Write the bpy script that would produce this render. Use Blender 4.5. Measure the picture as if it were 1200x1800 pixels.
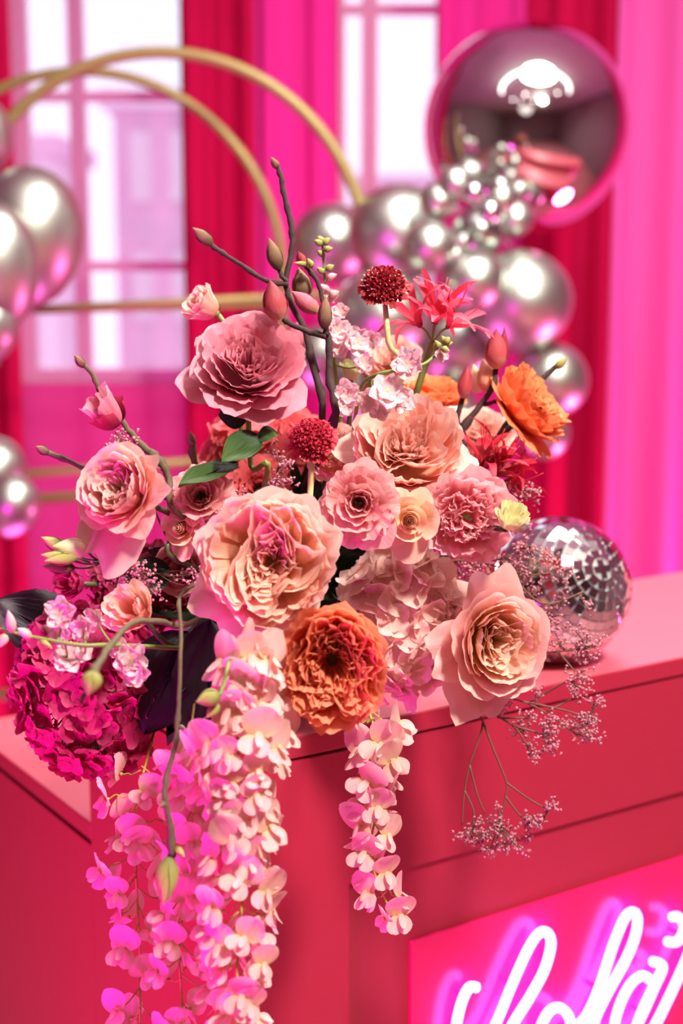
import bpy, math, random
import numpy as np
from mathutils import Vector, Matrix, Quaternion

for o in list(bpy.data.objects):
    bpy.data.objects.remove(o)
SC = bpy.context.scene
COL = SC.collection
PI = math.pi

# ------------------------------------------------------------------ camera, world, lights, exposure
FPX, CX, CY, HORIZON = 2514.0, 600.0, 900.0, 480.0
PITCH = math.atan((CY - HORIZON) / FPX)
CAM = Vector((0, 0, 1.52))
cd = bpy.data.cameras.new('camera')
cd.sensor_fit = 'VERTICAL'; cd.sensor_height = 36.0; cd.sensor_width = 24.0
cd.lens = FPX / 1800 * 36
cd.clip_start = 0.05
cd.dof.use_dof = True; cd.dof.focus_distance = 1.19; cd.dof.aperture_fstop = 3.6
cam = bpy.data.objects.new('camera', cd); COL.objects.link(cam)
cam.location = CAM; cam.rotation_euler = (PI / 2 - PITCH, 0, 0)
SC.camera = cam

W = bpy.data.worlds.new('daylight'); SC.world = W; W.use_nodes = True
W.node_tree.nodes['Background'].inputs[0].default_value = (0.72, 0.85, 1.0, 1)
W.node_tree.nodes['Background'].inputs[1].default_value = 1.9

def area_light(name, loc, target, size, power, color, size_y=None, spread=None):
    d = bpy.data.lights.new(name, 'AREA'); d.energy = power; d.color = color
    d.shape = 'RECTANGLE' if size_y else 'DISK'; d.size = size
    if size_y: d.size_y = size_y
    if spread: d.spread = spread
    o = bpy.data.objects.new(name, d); COL.objects.link(o); o.location = loc
    o.rotation_euler = (Vector(target) - Vector(loc)).to_track_quat('-Z', 'Y').to_euler()
    return o
area_light('ceiling_key_light', (0.88, 0.22, 3.05), (0.0, 1.3, 1.15), 0.34, 112, (1.0, 0.90, 0.80))
area_light('ceiling_fill_light', (-0.2, -1.2, 3.05), (0.0, 1.3, 1.1), 1.1, 5, (1.0, 0.93, 0.86))
area_light('added_back_light', (0.55, 2.0, 3.05), (0.35, 1.8, 0.0), 0.9, 60, (0.95, 1.0, 0.95))  # unseen lamp, added to brighten the bar top and other upward faces
area_light('magenta_side_light', (-0.80, 0.50, 0.55), (-0.14, 1.15, 1.15), 0.36, 23, (1.0, 0.0, 0.74))
area_light('magenta_curtain_uplight', (1.45, 3.1, 0.15), (1.15, 3.72, 1.6), 0.5, 38, (1.0, 0.15, 0.56))
area_light('pink_curtain_uplight', (-0.55, 2.9, 0.15), (-0.35, 3.72, 1.7), 0.8, 16, (1.0, 0.10, 0.72))
VS = SC.view_settings
VS.view_transform = 'Standard'; VS.look = 'None'; VS.exposure = 0.0; VS.gamma = 1.0; VS.use_curve_mapping = False

# ------------------------------------------------------------------ projection helpers
FWD = Vector((0, math.cos(PITCH), -math.sin(PITCH))); UPV = Vector((0, math.sin(PITCH), math.cos(PITCH))); RGT = Vector((1, 0, 0))
def ray(px, py): return FWD + RGT * ((px - CX) / FPX) - UPV * ((py - CY) / FPX)
def at(px, py, d): return CAM + ray(px, py) * d
def px2m(p, d): return p * d / FPX
def poly(pts, d0, d1=None):
    if d1 is None: d1 = d0
    n = max(1, len(pts) - 1)
    return [at(p[0], p[1], p[2] if len(p) > 2 else d0 + (d1 - d0) * i / n) for i, p in enumerate(pts)]

# ------------------------------------------------------------------ materials
def s2l(c): return tuple(((x / 255) / 12.92 if x / 255 <= .04045 else ((x / 255 + .055) / 1.055) ** 2.4) for x in c)
def new_mat(name):
    m = bpy.data.materials.new(name); m.use_nodes = True
    nt = m.node_tree; nt.nodes.clear()
    out = nt.nodes.new('ShaderNodeOutputMaterial')
    return m, nt, out
def N(nt, t, **kw):
    n = nt.nodes.new(t)
    for k, v in kw.items(): setattr(n, k, v)
    return n
def pbr(name, col, rough=.5, metal=0., spec=.5, var=.0, scale=40., bump=0., coat=0.):
    m, nt, out = new_mat(name)
    b = N(nt, 'ShaderNodeBsdfPrincipled'); c = s2l(col) + (1,)
    b.inputs['Base Color'].default_value = c; b.inputs['Roughness'].default_value = rough
    b.inputs['Metallic'].default_value = metal; b.inputs['Specular IOR Level'].default_value = spec
    b.inputs['Coat Weight'].default_value = coat; b.inputs['Coat Roughness'].default_value = .32
    if var or bump:
        tc = N(nt, 'ShaderNodeTexCoord'); nz = N(nt, 'ShaderNodeTexNoise'); nz.inputs['Scale'].default_value = scale; nz.inputs['Detail'].default_value = 6
        nt.links.new(tc.outputs['Object'], nz.inputs['Vector'])
        if var:
            mx = N(nt, 'ShaderNodeMix', data_type='RGBA')
            mx.inputs['A'].default_value = tuple(x * (1 - var) for x in c[:3]) + (1,)
            mx.inputs['B'].default_value = tuple(min(1, x * (1 + var)) for x in c[:3]) + (1,)
            nt.links.new(nz.outputs['Fac'], mx.inputs['Factor']); nt.links.new(mx.outputs['Result'], b.inputs['Base Color'])
        if bump:
            bp = N(nt, 'ShaderNodeBump'); bp.inputs['Strength'].default_value = bump; bp.inputs['Distance'].default_value = .002
            nt.links.new(nz.outputs['Fac'], bp.inputs['Height']); nt.links.new(bp.outputs['Normal'], b.inputs['Normal'])
    nt.links.new(b.outputs[0], out.inputs[0])
    return m
def petal_mat(name, stops, transl=.3, var=.10, rough=.55, vein=.25, scale=30., sheen=0.):
    """petal colour runs from base (0) to rim (1) along the petal's own UV, with fine veins"""
    m, nt, out = new_mat(name)
    uv = N(nt, 'ShaderNodeUVMap'); sp = N(nt, 'ShaderNodeSeparateXYZ'); nt.links.new(uv.outputs[0], sp.inputs[0])
    rp = N(nt, 'ShaderNodeValToRGB'); el = rp.color_ramp.elements
    while len(el) < len(stops): el.new(.5)
    for e, (p, c) in zip(el, stops): e.position = p; e.color = s2l(c) + (1,)
    nt.links.new(sp.outputs['Y'], rp.inputs[0])
    oi = N(nt, 'ShaderNodeObjectInfo')
    mr = N(nt, 'ShaderNodeMapRange'); mr.inputs['To Min'].default_value = 1 - var; mr.inputs['To Max'].default_value = 1 + var * .6
    nt.links.new(oi.outputs['Random'], mr.inputs['Value'])
    hs = N(nt, 'ShaderNodeHueSaturation'); nt.links.new(rp.outputs[0], hs.inputs['Color']); nt.links.new(mr.outputs[0], hs.inputs['Value'])
    # veins: noise stretched along the petal
    mp = N(nt, 'ShaderNodeMapping'); mp.inputs['Scale'].default_value = (scale, 2.2, 1); nt.links.new(uv.outputs[0], mp.inputs[0])
    nz = N(nt, 'ShaderNodeTexNoise'); nz.inputs['Scale'].default_value = 1.; nz.inputs['Detail'].default_value = 4; nt.links.new(mp.outputs[0], nz.inputs['Vector'])
    bp = N(nt, 'ShaderNodeBump'); bp.inputs['Strength'].default_value = vein; bp.inputs['Distance'].default_value = .0015
    nt.links.new(nz.outputs['Fac'], bp.inputs['Height'])
    b = N(nt, 'ShaderNodeBsdfPrincipled'); b.inputs['Roughness'].default_value = rough; b.inputs['Specular IOR Level'].default_value = .35
    nt.links.new(hs.outputs[0], b.inputs['Base Color']); nt.links.new(bp.outputs[0], b.inputs['Normal'])
    t = N(nt, 'ShaderNodeBsdfTranslucent'); nt.links.new(hs.outputs[0], t.inputs['Color'])
    mx = N(nt, 'ShaderNodeMixShader'); mx.inputs[0].default_value = transl
    nt.links.new(b.outputs[0], mx.inputs[1]); nt.links.new(t.outputs[0], mx.inputs[2]); nt.links.new(mx.outputs[0], out.inputs[0])
    return m
def sheer_mat(name, col, transp, transl=.45, weave=420.):
    m, nt, out = new_mat(name)
    d = N(nt, 'ShaderNodeBsdfDiffuse'); t = N(nt, 'ShaderNodeBsdfTranslucent'); tr = N(nt, 'ShaderNodeBsdfTransparent')
    tc = N(nt, 'ShaderNodeTexCoord'); nz = N(nt, 'ShaderNodeTexNoise'); nz.inputs['Scale'].default_value = weave; nt.links.new(tc.outputs['Object'], nz.inputs['Vector'])
    mc = N(nt, 'ShaderNodeMix', data_type='RGBA'); c = s2l(col)
    mc.inputs['A'].default_value = tuple(x * .88 for x in c) + (1,); mc.inputs['B'].default_value = tuple(min(1, x * 1.1) for x in c) + (1,)
    nt.links.new(nz.outputs['Fac'], mc.inputs['Factor'])
    for n in (d, t): nt.links.new(mc.outputs['Result'], n.inputs['Color'])
    m1 = N(nt, 'ShaderNodeMixShader'); m1.inputs[0].default_value = transl; nt.links.new(d.outputs[0], m1.inputs[1]); nt.links.new(t.outputs[0], m1.inputs[2])
    if transp > 0:
        m2 = N(nt, 'ShaderNodeMixShader'); m2.inputs[0].default_value = transp
        nt.links.new(m1.outputs[0], m2.inputs[1]); nt.links.new(tr.outputs[0], m2.inputs[2]); nt.links.new(m2.outputs[0], out.inputs[0])
    else: nt.links.new(m1.outputs[0], out.inputs[0])
    return m
def emit(name, col, strength):
    m, nt, out = new_mat(name); e = N(nt, 'ShaderNodeEmission')
    e.inputs[0].default_value = tuple(col) + (1,); e.inputs[1].default_value = strength; nt.links.new(e.outputs[0], out.inputs[0]); return m
def glass_mat(name):
    m, nt, out = new_mat(name); fr = N(nt, 'ShaderNodeFresnel'); fr.inputs[0].default_value = 1.45
    t = N(nt, 'ShaderNodeBsdfTransparent'); g = N(nt, 'ShaderNodeBsdfGlossy'); g.inputs['Roughness'].default_value = .02
    mx = N(nt, 'ShaderNodeMixShader'); nt.links.new(fr.outputs[0], mx.inputs[0]); nt.links.new(t.outputs[0], mx.inputs[1]); nt.links.new(g.outputs[0], mx.inputs[2]); nt.links.new(mx.outputs[0], out.inputs[0]); return m

M = {}
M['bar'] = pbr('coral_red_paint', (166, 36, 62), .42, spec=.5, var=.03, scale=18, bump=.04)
M['bar_top'] = pbr('lit_top_pink', (214, 96, 112), .40, spec=.6, var=.03, scale=18, bump=.03)  # lightened bar red: overhead light and sheen put into the colour
M['bar_gap'] = pbr('dark_red_gap', (92, 10, 24), .7)
M['acrylic'] = pbr('pink_acrylic', (226, 30, 104), .22, spec=.5, var=.02, scale=8)
M['wall'] = pbr('pink_wall', (214, 30, 120), .8, var=.04, scale=5)
M['room'] = pbr('pale_plaster', (126, 108, 112), .85, var=.04, scale=4)
M['floor'] = pbr('red_brown_floor', (196, 124, 132), .45, var=.15, scale=3)
M['ceil'] = pbr('grey_ceiling', (186, 196, 188), .8, var=.05, scale=3)
M['frame'] = pbr('white_window_paint', (225, 205, 220), .5, var=.03, scale=9)
M['glass'] = glass_mat('window_glass')
M['gold'] = pbr('brushed_gold', (150, 136, 80), .45, metal=.35, var=.08, scale=60)
M['chrome'] = pbr('chrome_latex', (196, 202, 190), .40, metal=1., var=.03, scale=6)
M['mirror'] = pbr('mirror_foil', (222, 220, 218), .045, metal=1., var=.01, scale=3)
M['tile'] = pbr('mirror_glass_tile', (236, 238, 238), .03, metal=1., var=.02, scale=9)
M['grout'] = pbr('silver_grout', (168, 172, 168), .5, metal=.3, var=.1, scale=90)
M['bark'] = pbr('magnolia_bark', (58, 38, 36), .8, var=.35, scale=160, bump=.5)
M['bark_green'] = pbr('young_bark', (92, 78, 54), .75, var=.3, scale=160, bump=.4)
M['stem'] = pbr('green_stem', (122, 140, 66), .5, var=.2, scale=90)
M['stem_dark'] = pbr('dark_green_stem', (72, 84, 46), .5, var=.2, scale=90)
M['stem_cream'] = pbr('cream_green_stem', (206, 204, 140), .5, var=.1, scale=90)
M['stem_brown'] = pbr('wiry_brown_stem', (112, 74, 58), .7, var=.2, scale=120)
M['pedicel'] = pbr('olive_pedicel', (168, 160, 62), .5, var=.15, scale=90)
M['leaf'] = petal_mat('green_leaf', [(0, (34, 58, 28)), (.6, (54, 84, 40)), (1, (74, 100, 48))], .2, rough=.4, scale=14, vein=.5)
M['leaf_dark'] = petal_mat('dark_plum_leaf', [(0, (30, 14, 28)), (.6, (44, 20, 42)), (1, (58, 26, 50))], .1, rough=.4, scale=14, vein=.6)
M['leaf_deep'] = petal_mat('deep_green_leaf', [(0, (22, 30, 22)), (1, (38, 50, 32))], .1, rough=.45, scale=14, vein=.5)
M['foam'] = pbr('dark_green_foam', (30, 36, 26), .9, var=.2, scale=90, bump=.4)
M['bowl'] = pbr('black_bowl', (24, 18, 20), .4)
M['bud_green'] = petal_mat('green_bud', [(0, (120, 116, 62)), (.5, (170, 168, 92)), (1, (196, 186, 120))], .1, rough=.6, scale=24, vein=.4)
M['bud_brown'] = petal_mat('brown_bud', [(0, (96, 72, 50)), (.6, (140, 112, 84)), (1, (170, 128, 100))], .1, rough=.7, scale=30, vein=.6)
M['bud_red'] = petal_mat('red_bud', [(0, (226, 170, 150)), (.35, (196, 84, 90)), (1, (150, 40, 56))], .15, rough=.5, scale=24, vein=.4)
M['bud_pink'] = petal_mat('pink_bud', [(0, (206, 150, 120)), (.4, (214, 110, 130)), (1, (224, 120, 146))], .15, rough=.5, scale=24, vein=.4)
M['mauve'] = petal_mat('mauve_pink_petal', [(0, (206, 120, 136)), (.5, (218, 120, 146)), (1, (232, 150, 166))], .3)
M['blush'] = petal_mat('blush_petal', [(0, (250, 206, 176)), (.5, (250, 196, 178)), (.85, (246, 190, 186)), (1, (250, 214, 204))], .42)
M['peach'] = petal_mat('peach_petal', [(0, (252, 196, 140)), (.5, (252, 200, 168)), (.85, (248, 196, 180)), (1, (252, 218, 200))], .42)
M['cream'] = petal_mat('cream_peach_petal', [(0, (252, 200, 136)), (.5, (252, 208, 170)), (.85, (250, 204, 184)), (1, (252, 222, 206))], .42)
M['coral'] = petal_mat('coral_pink_petal', [(0, (252, 196, 156)), (.5, (250, 192, 172)), (1, (252, 208, 196))], .42)
M['orange'] = petal_mat('orange_petal', [(0, (226, 96, 56)), (.5, (240, 128, 88)), (1, (250, 164, 128))], .42)
M['tanger'] = petal_mat('tangerine_petal', [(0, (236, 118, 64)), (.5, (242, 136, 86)), (1, (248, 158, 106))], .34)
M['spray'] = petal_mat('pale_peach_petal', [(0, (246, 190, 130)), (.6, (248, 206, 170)), (1, (250, 214, 192))], .32)
M['dusty'] = petal_mat('dusty_pink_petal', [(0, (206, 130, 120)), (.5, (234, 158, 160)), (1, (246, 184, 184))], .40, vein=.45)
M['carn'] = petal_mat('carnation_pink_petal', [(0, (232, 140, 148)), (.5, (242, 164, 174)), (1, (250, 196, 200))], .44, vein=.45)
M['creamgreen'] = petal_mat('cream_green_petal', [(0, (250, 226, 196)), (.6, (246, 234, 204)), (1, (222, 222, 158))], .3)
M['scab'] = petal_mat('dark_red_petal', [(0, (96, 8, 20)), (.6, (140, 14, 30)), (1, (168, 24, 40))], .2)
M['scab2'] = petal_mat('crimson_petal', [(0, (140, 16, 44)), (.6, (196, 34, 66)), (1, (214, 60, 84))], .2)
M['pin'] = pbr('pale_pin', (240, 206, 196), .5)
M['nerine'] = petal_mat('nerine_red_petal', [(0, (206, 40, 76)), (.6, (232, 62, 92)), (1, (240, 86, 110))], .3)
M['nerine2'] = petal_mat('deep_nerine_petal', [(0, (140, 14, 34)), (.6, (186, 24, 50)), (1, (206, 40, 66))], .25)
M['hyd_pale'] = petal_mat('pale_pink_floret', [(0, (248, 206, 194)), (.6, (250, 214, 204)), (1, (252, 222, 212))], .44, vein=.35, scale=12)
M['hyd_mag'] = petal_mat('magenta_floret', [(0, (186, 38, 100)), (.6, (202, 48, 114)), (1, (216, 72, 132))], .3, vein=.35, scale=12)
M['hyd_coral'] = petal_mat('coral_floret', [(0, (206, 70, 80)), (.6, (222, 92, 98)), (1, (232, 120, 122))], .3, vein=.35, scale=12)
M['hyd_burg'] = petal_mat('burgundy_floret', [(0, (120, 20, 50)), (.6, (156, 34, 70)), (1, (186, 60, 92))], .25, vein=.35, scale=12)
M['wist'] = petal_mat('wisteria_petal', [(0, (234, 196, 150)), (.35, (246, 196, 192)), (1, (250, 212, 206))], .42, vein=.2, scale=10)
M['stock'] = petal_mat('stock_petal', [(0, (226, 216, 160)), (.3, (244, 196, 204)), (1, (250, 216, 222))], .34, vein=.3, scale=10)
M['limo'] = petal_mat('limonium_floret', [(0, (164, 104, 104)), (1, (226, 160, 178))], .25, var=.2)
M['limo_dry'] = pbr('limonium_calyx', (150, 104, 96), .7, var=.3, scale=300)
M['dark_eye'] = pbr('dark_flower_eye', (46, 36, 18), .7, var=.4, scale=300)

# ------------------------------------------------------------------ mesh helpers
def mesh_from(name, V, F, mat, uvs=None, smooth=True):
    me = bpy.data.meshes.new(name)
    me.from_pydata([tuple(v) for v in V], [], F)
    if uvs is not None:
        l = me.uv_layers.new(name='UVMap')
        idx = np.empty(len(me.loops), dtype=np.int32); me.loops.foreach_get('vertex_index', idx)
        l.data.foreach_set('uv', np.asarray(uvs, dtype=np.float32)[idx].ravel())
    if smooth: me.polygons.foreach_set('use_smooth', [True] * len(me.polygons))
    me.materials.append(mat); me.update()
    return me
class MB:
    """collects vertices, faces and uvs of one mesh"""
    def __init__(s): s.V = []; s.F = []; s.T = []
    def add(s, V, F, T=None):
        b = len(s.V); s.V += [tuple(v) for v in V]; s.F += [tuple(i + b for i in f) for f in F]
        s.T += [tuple(t) for t in T] if T is not None else [(0., 0.)] * len(V)
    def grid(s, fn, nu, nv, xf=None):
        V, F, T = grid_arrays(fn, nu, nv)
        if xf is not None:
            A = np.array(xf); V = V @ A[:3, :3].T + A[:3, 3]
        s.add(V, F, T)
    def tube(s, pts, rads, n=7, cap=True):
        V, F, T = tube_arrays(pts, rads, n, cap); s.add(V, F, T)
    def box(s, c, h, rot=None):
        c = Vector(c); V = []
        for x in (-1, 1):
            for y in (-1, 1):
                for z in (-1, 1):
                    v = Vector((x * h[0], y * h[1], z * h[2]))
                    V.append((rot @ v if rot else v) + c)
        s.add(V, [(0, 1, 3, 2), (4, 6, 7, 5), (0, 4, 5, 1), (2, 3, 7, 6), (0, 2, 6, 4), (1, 5, 7, 3)])
    def mesh(s, name, mat, smooth=True): return mesh_from(name, s.V, s.F, mat, s.T, smooth)
_fc = {}
def grid_faces(nu, nv):
    if (nu, nv) not in _fc:
        _fc[(nu, nv)] = [(j * (nu + 1) + i, j * (nu + 1) + i + 1, (j + 1) * (nu + 1) + i + 1, (j + 1) * (nu + 1) + i) for j in range(nv) for i in range(nu)]
    return _fc[(nu, nv)]
def grid_arrays(fn, nu, nv):
    u = np.linspace(-1, 1, nu + 1); v = np.linspace(0, 1, nv + 1)
    Ug, Vg = np.meshgrid(u, v)
    X, Y, Z = fn(Ug, Vg)
    V = np.stack([np.broadcast_to(a, Ug.shape) for a in (X, Y, Z)], -1).reshape(-1, 3)
    return V, grid_faces(nu, nv), np.stack([Ug * .5 + .5, Vg], -1).reshape(-1, 2)
def grid_mesh(name, fn, nu, nv, mat):
    V, F, T = grid_arrays(fn, nu, nv); return mesh_from(name, V, F, mat, T)
def smooth_path(pts, sub=4):
    P = [Vector(p) for p in pts]
    if len(P) < 3: return [P[0].lerp(P[-1], i / sub) for i in range(sub + 1)]
    out = []
    for i in range(len(P) - 1):
        p0 = P[max(0, i - 1)]; p1 = P[i]; p2 = P[i + 1]; p3 = P[min(len(P) - 1, i + 2)]
        for k in range(sub):
            t = k / sub
            out.append(.5 * ((2 * p1) + (p2 - p0) * t + (2 * p0 - 5 * p1 + 4 * p2 - p3) * t * t + (3 * p1 - p0 - 3 * p2 + p3) * t ** 3))
    out.append(P[-1]); return out
def tube_arrays(pts, rads, n=7, cap=True):
    P = [Vector(p) for p in pts]
    if not hasattr(rads, '__len__'): rads = [rads] * len(P)
    if len(rads) != len(P): rads = list(np.interp(np.linspace(0, 1, len(P)), np.linspace(0, 1, len(rads)), rads))
    V = []; T = []; prev = None
    for i, p in enumerate(P):
        t = (P[min(i + 1, len(P) - 1)] - P[max(i - 1, 0)]).normalized()
        if t.length < 1e-9: t = Vector((0, 0, 1))
        if prev is None:
            a = t.orthogonal().normalized()
        else:
            a = prev - t * prev.dot(t)
            a = a.normalized() if a.length > 1e-6 else t.orthogonal().normalized()
        prev = a; b = t.cross(a)
        for k in range(n):
            th = 2 * PI * k / n
            V.append(p + (a * math.cos(th) + b * math.sin(th)) * rads[i]); T.append((k / n, i / (len(P) - 1)))
    F = [(i * n + k, i * n + (k + 1) % n, (i + 1) * n + (k + 1) % n, (i + 1) * n + k) for i in range(len(P) - 1) for k in range(n)]
    if cap:
        F.append(tuple(range(n - 1, -1, -1))); F.append(tuple((len(P) - 1) * n + k for k in range(n)))
    return V, F, T
def obj(name, me, parent=None, loc=None, rot=None, scale=None):
    o = bpy.data.objects.new(name, me); COL.objects.link(o)
    if parent is not None: o.parent = parent
    if loc is not None: o.location = loc
    if rot is not None:
        if isinstance(rot, Quaternion): o.rotation_mode = 'QUATERNION'; o.rotation_quaternion = rot
        else: o.rotation_euler = rot
    if scale is not None: o.scale = (scale,) * 3 if not hasattr(scale, '__len__') else scale
    return o
def tag(o, label, cat, group=None):
    o['label'] = label; o['category'] = cat
    if group: o['group'] = group
    return o
def face_quat(n, twist=0.):
    n = Vector(n).normalized()
    return n.to_track_quat('Z', 'Y') @ Quaternion((0, 0, 1), twist)
def thing(name, label, cat, loc, quat=None, scale=1., group=None):
    e = bpy.data.objects.new(name, None); COL.objects.link(e); e.location = loc; e.empty_display_size = .02
    if quat is not None: e.rotation_mode = 'QUATERNION'; e.rotation_quaternion = quat
    e.scale = (scale,) * 3
    tag(e, label, cat, group)
    XF[e.name] = Matrix.LocRotScale(Vector(loc), quat or Quaternion(), Vector((scale,) * 3))
    return e
XF = {}
def world_part(name, mb, mat, root, smooth=True, parent=None):
    """a part whose vertices were laid out in world space"""
    inv = XF[root.name].inverted()
    mb.V = [tuple(inv @ Vector(v)) for v in mb.V]
    return obj(name, mb.mesh(name, mat, smooth), parent or root)
def structure(o): o['kind'] = 'structure'; return o
def wave(rng, k=(2, 4, 7), amp=(1, .6, .35)):
    ph = [rng.uniform(0, 6.28) for _ in k]; kk = [x * rng.uniform(.8, 1.25) for x in k]
    return lambda u: sum(a * np.sin(q * u + p) for a, q, p in zip(amp, kk, ph))
def box_obj(name, c, h, mat, parent=None, bevel=.0, rot=None):
    mb = MB(); mb.box((0, 0, 0), h); o = obj(name, mb.mesh(name, mat, False), parent, c, rot)
    if bevel:
        b = o.modifiers.new('bevel', 'BEVEL'); b.width = bevel; b.segments = 3; b.limit_method = 'ANGLE'
    return o

# ================================================================== THE ROOM
def build_room():
    X0, X1, Y0, Y1, H = -3.4, 3.4, -3.2, 4.2, 3.15
    structure(box_obj('floor', ((X0 + X1) / 2, (Y0 + Y1) / 2, -.05), ((X1 - X0) / 2 + .2, (Y1 - Y0) / 2 + .2, .05), M['floor']))
    structure(box_obj('ceiling', ((X0 + X1) / 2, (Y0 + Y1) / 2, H + .05), ((X1 - X0) / 2 + .2, (Y1 - Y0) / 2 + .2, .05), M['ceil']))
    structure(box_obj('wall_left', (X0 - .1, (Y0 + Y1) / 2, H / 2), (.1, (Y1 - Y0) / 2, H / 2), M['room']))
    structure(box_obj('wall_right', (X1 + .1, (Y0 + Y1) / 2, H / 2), (.1, (Y1 - Y0) / 2, H / 2), M['room']))
    structure(box_obj('wall_front', (0, Y0 - .1, H / 2), ((X1 - X0) / 2, .1, H / 2), M['room']))
    # back wall with two window openings
    wins = [(-.94, -.40), (-.03, .31)]; zs, zt = 1.20, 2.75
    mb = MB(); xs = [X0] + [x for w in wins for x in w] + [X1]
    for i in range(0, len(xs), 2):
        mb.box(((xs[i] + xs[i + 1]) / 2, Y1 + .1, H / 2), ((xs[i + 1] - xs[i]) / 2, .1, H / 2))
    for a, b in wins:
        mb.box(((a + b) / 2, Y1 + .1, zs / 2), ((b - a) / 2, .1, zs / 2))
        mb.box(((a + b) / 2, Y1 + .1, (H + zt) / 2), ((b - a) / 2, .1, (H - zt) / 2))
    structure(obj('wall_back', mb.mesh('wall_back', M['wall'], False)))
    for k, (a, b) in enumerate(wins):
        w = bpy.data.objects.new('window_%d' % (k + 1), None); COL.objects.link(w); w.location = ((a + b) / 2, Y1 + .06, zs); structure(w)
        hw = (b - a) / 2; hh = (zt - zs)
        mb = MB()
        for sx in (-1, 1): mb.box((sx * (hw - .02), 0, hh / 2), (.02, .03, hh / 2))
        mb.box((0, 0, .02), (hw - .04, .03, .02)); mb.box((0, 0, hh - .02), (hw - .04, .03, .02))
        obj('window_frame', mb.mesh('window_frame', M['frame'], False), w)
        mx = -.09 if k == 0 else -.06
        for x in ([mx] if k == 0 else [mx]): 
            box_obj('mullion', (x, 0, hh / 2), (.022, .02, hh / 2 - .04), M['frame'], w)
        zz = [.34, .82, 1.2] if k == 0 else [.5, 1.06]
        for z in zz: box_obj('transom', (0, 0, z), (hw - .04, .015, .014), M['frame'], w)
        edges = [-hw + .04, mx - .022, mx + .022, hw - .04]
        for (p, q) in ((edges[0], edges[1]), (edges[2], edges[3])):
            z0 = .04
            for z in zz + [hh - .04]:
                box_obj('pane', ((p + q) / 2, 0, (z0 + z) / 2), ((q - p) / 2, .003, (z - z0) / 2 - .012), M['glass'], w); z0 = z
    # buildings across the street, seen through sheer cloth
    rng = random.Random(4)
    bm = [pbr('facade_stone', (232, 212, 228), .8, var=.1, scale=.6), pbr('facade_brick', (222, 180, 206), .8, var=.1, scale=.6)]
    for k, (x, w, h, y) in enumerate([(-3.3, .8, 2.6, 13.5), (-1.5, .62, 3.1, 14.5), (.9, .7, 2.3, 14)]):
        t = thing('building', ['low pale facade seen through the left window pane', 'taller rosy facade seen through the wide window', 'grey facade seen through the narrow window'][k], 'building', (x, y, -3))
        box_obj('wall', (0, 0, (h + 3) / 2), (w, .8, (h + 3) / 2), bm[k % 2], t)
        box_obj('cornice', (0, -.1, h + 3), (w + .1, .9, .08), bm[(k + 1) % 2], t)
        for i in range(3):
            for j in range(3): box_obj('window', ((i - 1) * w * .6, -.82, h + 2.4 - j * 1.1), (w * .16, .03, .32), M['frame'], t)
    # ceiling downlights and the round ceiling fixture
    lamp = emit('lamp_glow', (1., .97, .92), 26.)
    rim = pbr('lamp_rim', (225, 225, 225), .4)
    for k, (x, y) in enumerate([(-.75, .4), (.0, .75), (.75, .4), (-.4, -.1), (.4, -.1), (1.5, 1.0)]):
        t = thing('downlight', 'small round white downlight set in the grey ceiling', 'ceiling light', (x, y, H), group='downlights in the ceiling')
        mb = MB(); mb.tube([(0, 0, -.004), (0, 0, -.001)], [.055, .055], 20); obj('lamp_disc', mb.mesh('disc', lamp, False), t)
        mb = MB(); ring = [(math.cos(a) * .065, math.sin(a) * .065, -.006) for a in np.linspace(0, 2 * PI, 25)]
        mb.tube(ring, .012, 6, False); obj('rim', mb.mesh('rim', rim), t)
    t = thing('ring_light', 'large curved white light tube hung under the ceiling', 'ceiling light', (.5, 1.35, H - .25))
    mb = MB(); mb.tube([(math.cos(a) * 1.25, math.sin(a) * 1.0 , 0) for a in np.linspace(.25, PI - .25, 26)], .035, 8); obj('light_tube', mb.mesh('tube', emit('tube_glow', (1, .98, .95), 7.)), t)
    mb = MB()
    for a in (.6, PI - .6): mb.tube([(math.cos(a) * 1.25, math.sin(a), .03), (math.cos(a) * 1.25, math.sin(a), .248)], .006, 6)
    obj('hanger_rods', mb.mesh('rods', rim), t)
    # small stage lamps that throw the magenta light
    blk = pbr('black_lamp_housing', (26, 24, 26), .4)
    glow = emit('magenta_glow', (1., .02, .7), 6.)
    for nm, loc, tg, lab in (('stage_lamp', (1.45, 3.1, .15), (1.15, 3.72, 1.6), 'black floor lamp throwing magenta light up the right curtain'),
                             ('stage_lamp', (-.55, 2.9, .15), (-.35, 3.72, 1.7), 'black floor lamp throwing pink light up the window curtain'),
                             ('stage_lamp', (-.80, .50, .55), (-.14, 1.15, 1.15), 'black lamp on a stand throwing magenta light on the flowers')):
        dirv = (Vector(tg) - Vector(loc)).normalized()
        t = thing(nm, lab, 'stage lamp', loc)
        mb = MB(); p = -dirv * .03; mb.tube([p, p - dirv * .02, p - dirv * .12, p - dirv * .15], [.15, .16, .1, .05], 18); obj('housing', mb.mesh('housing', blk), t)
        mb = MB(); mb.tube([-dirv * .14, Vector((0, 0, -loc[2] + .01)) - dirv * .14 * 0 + Vector((-dirv.x * .14, -dirv.y * .14, 0))], .012, 8)
        mb.tube([(-dirv.x * .14, -dirv.y * .14, -loc[2] + .012), (-dirv.x * .14, -dirv.y * .14, -loc[2] + .001)], .09, 16); obj('stand', mb.mesh('stand', blk), t)
build_room()

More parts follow.
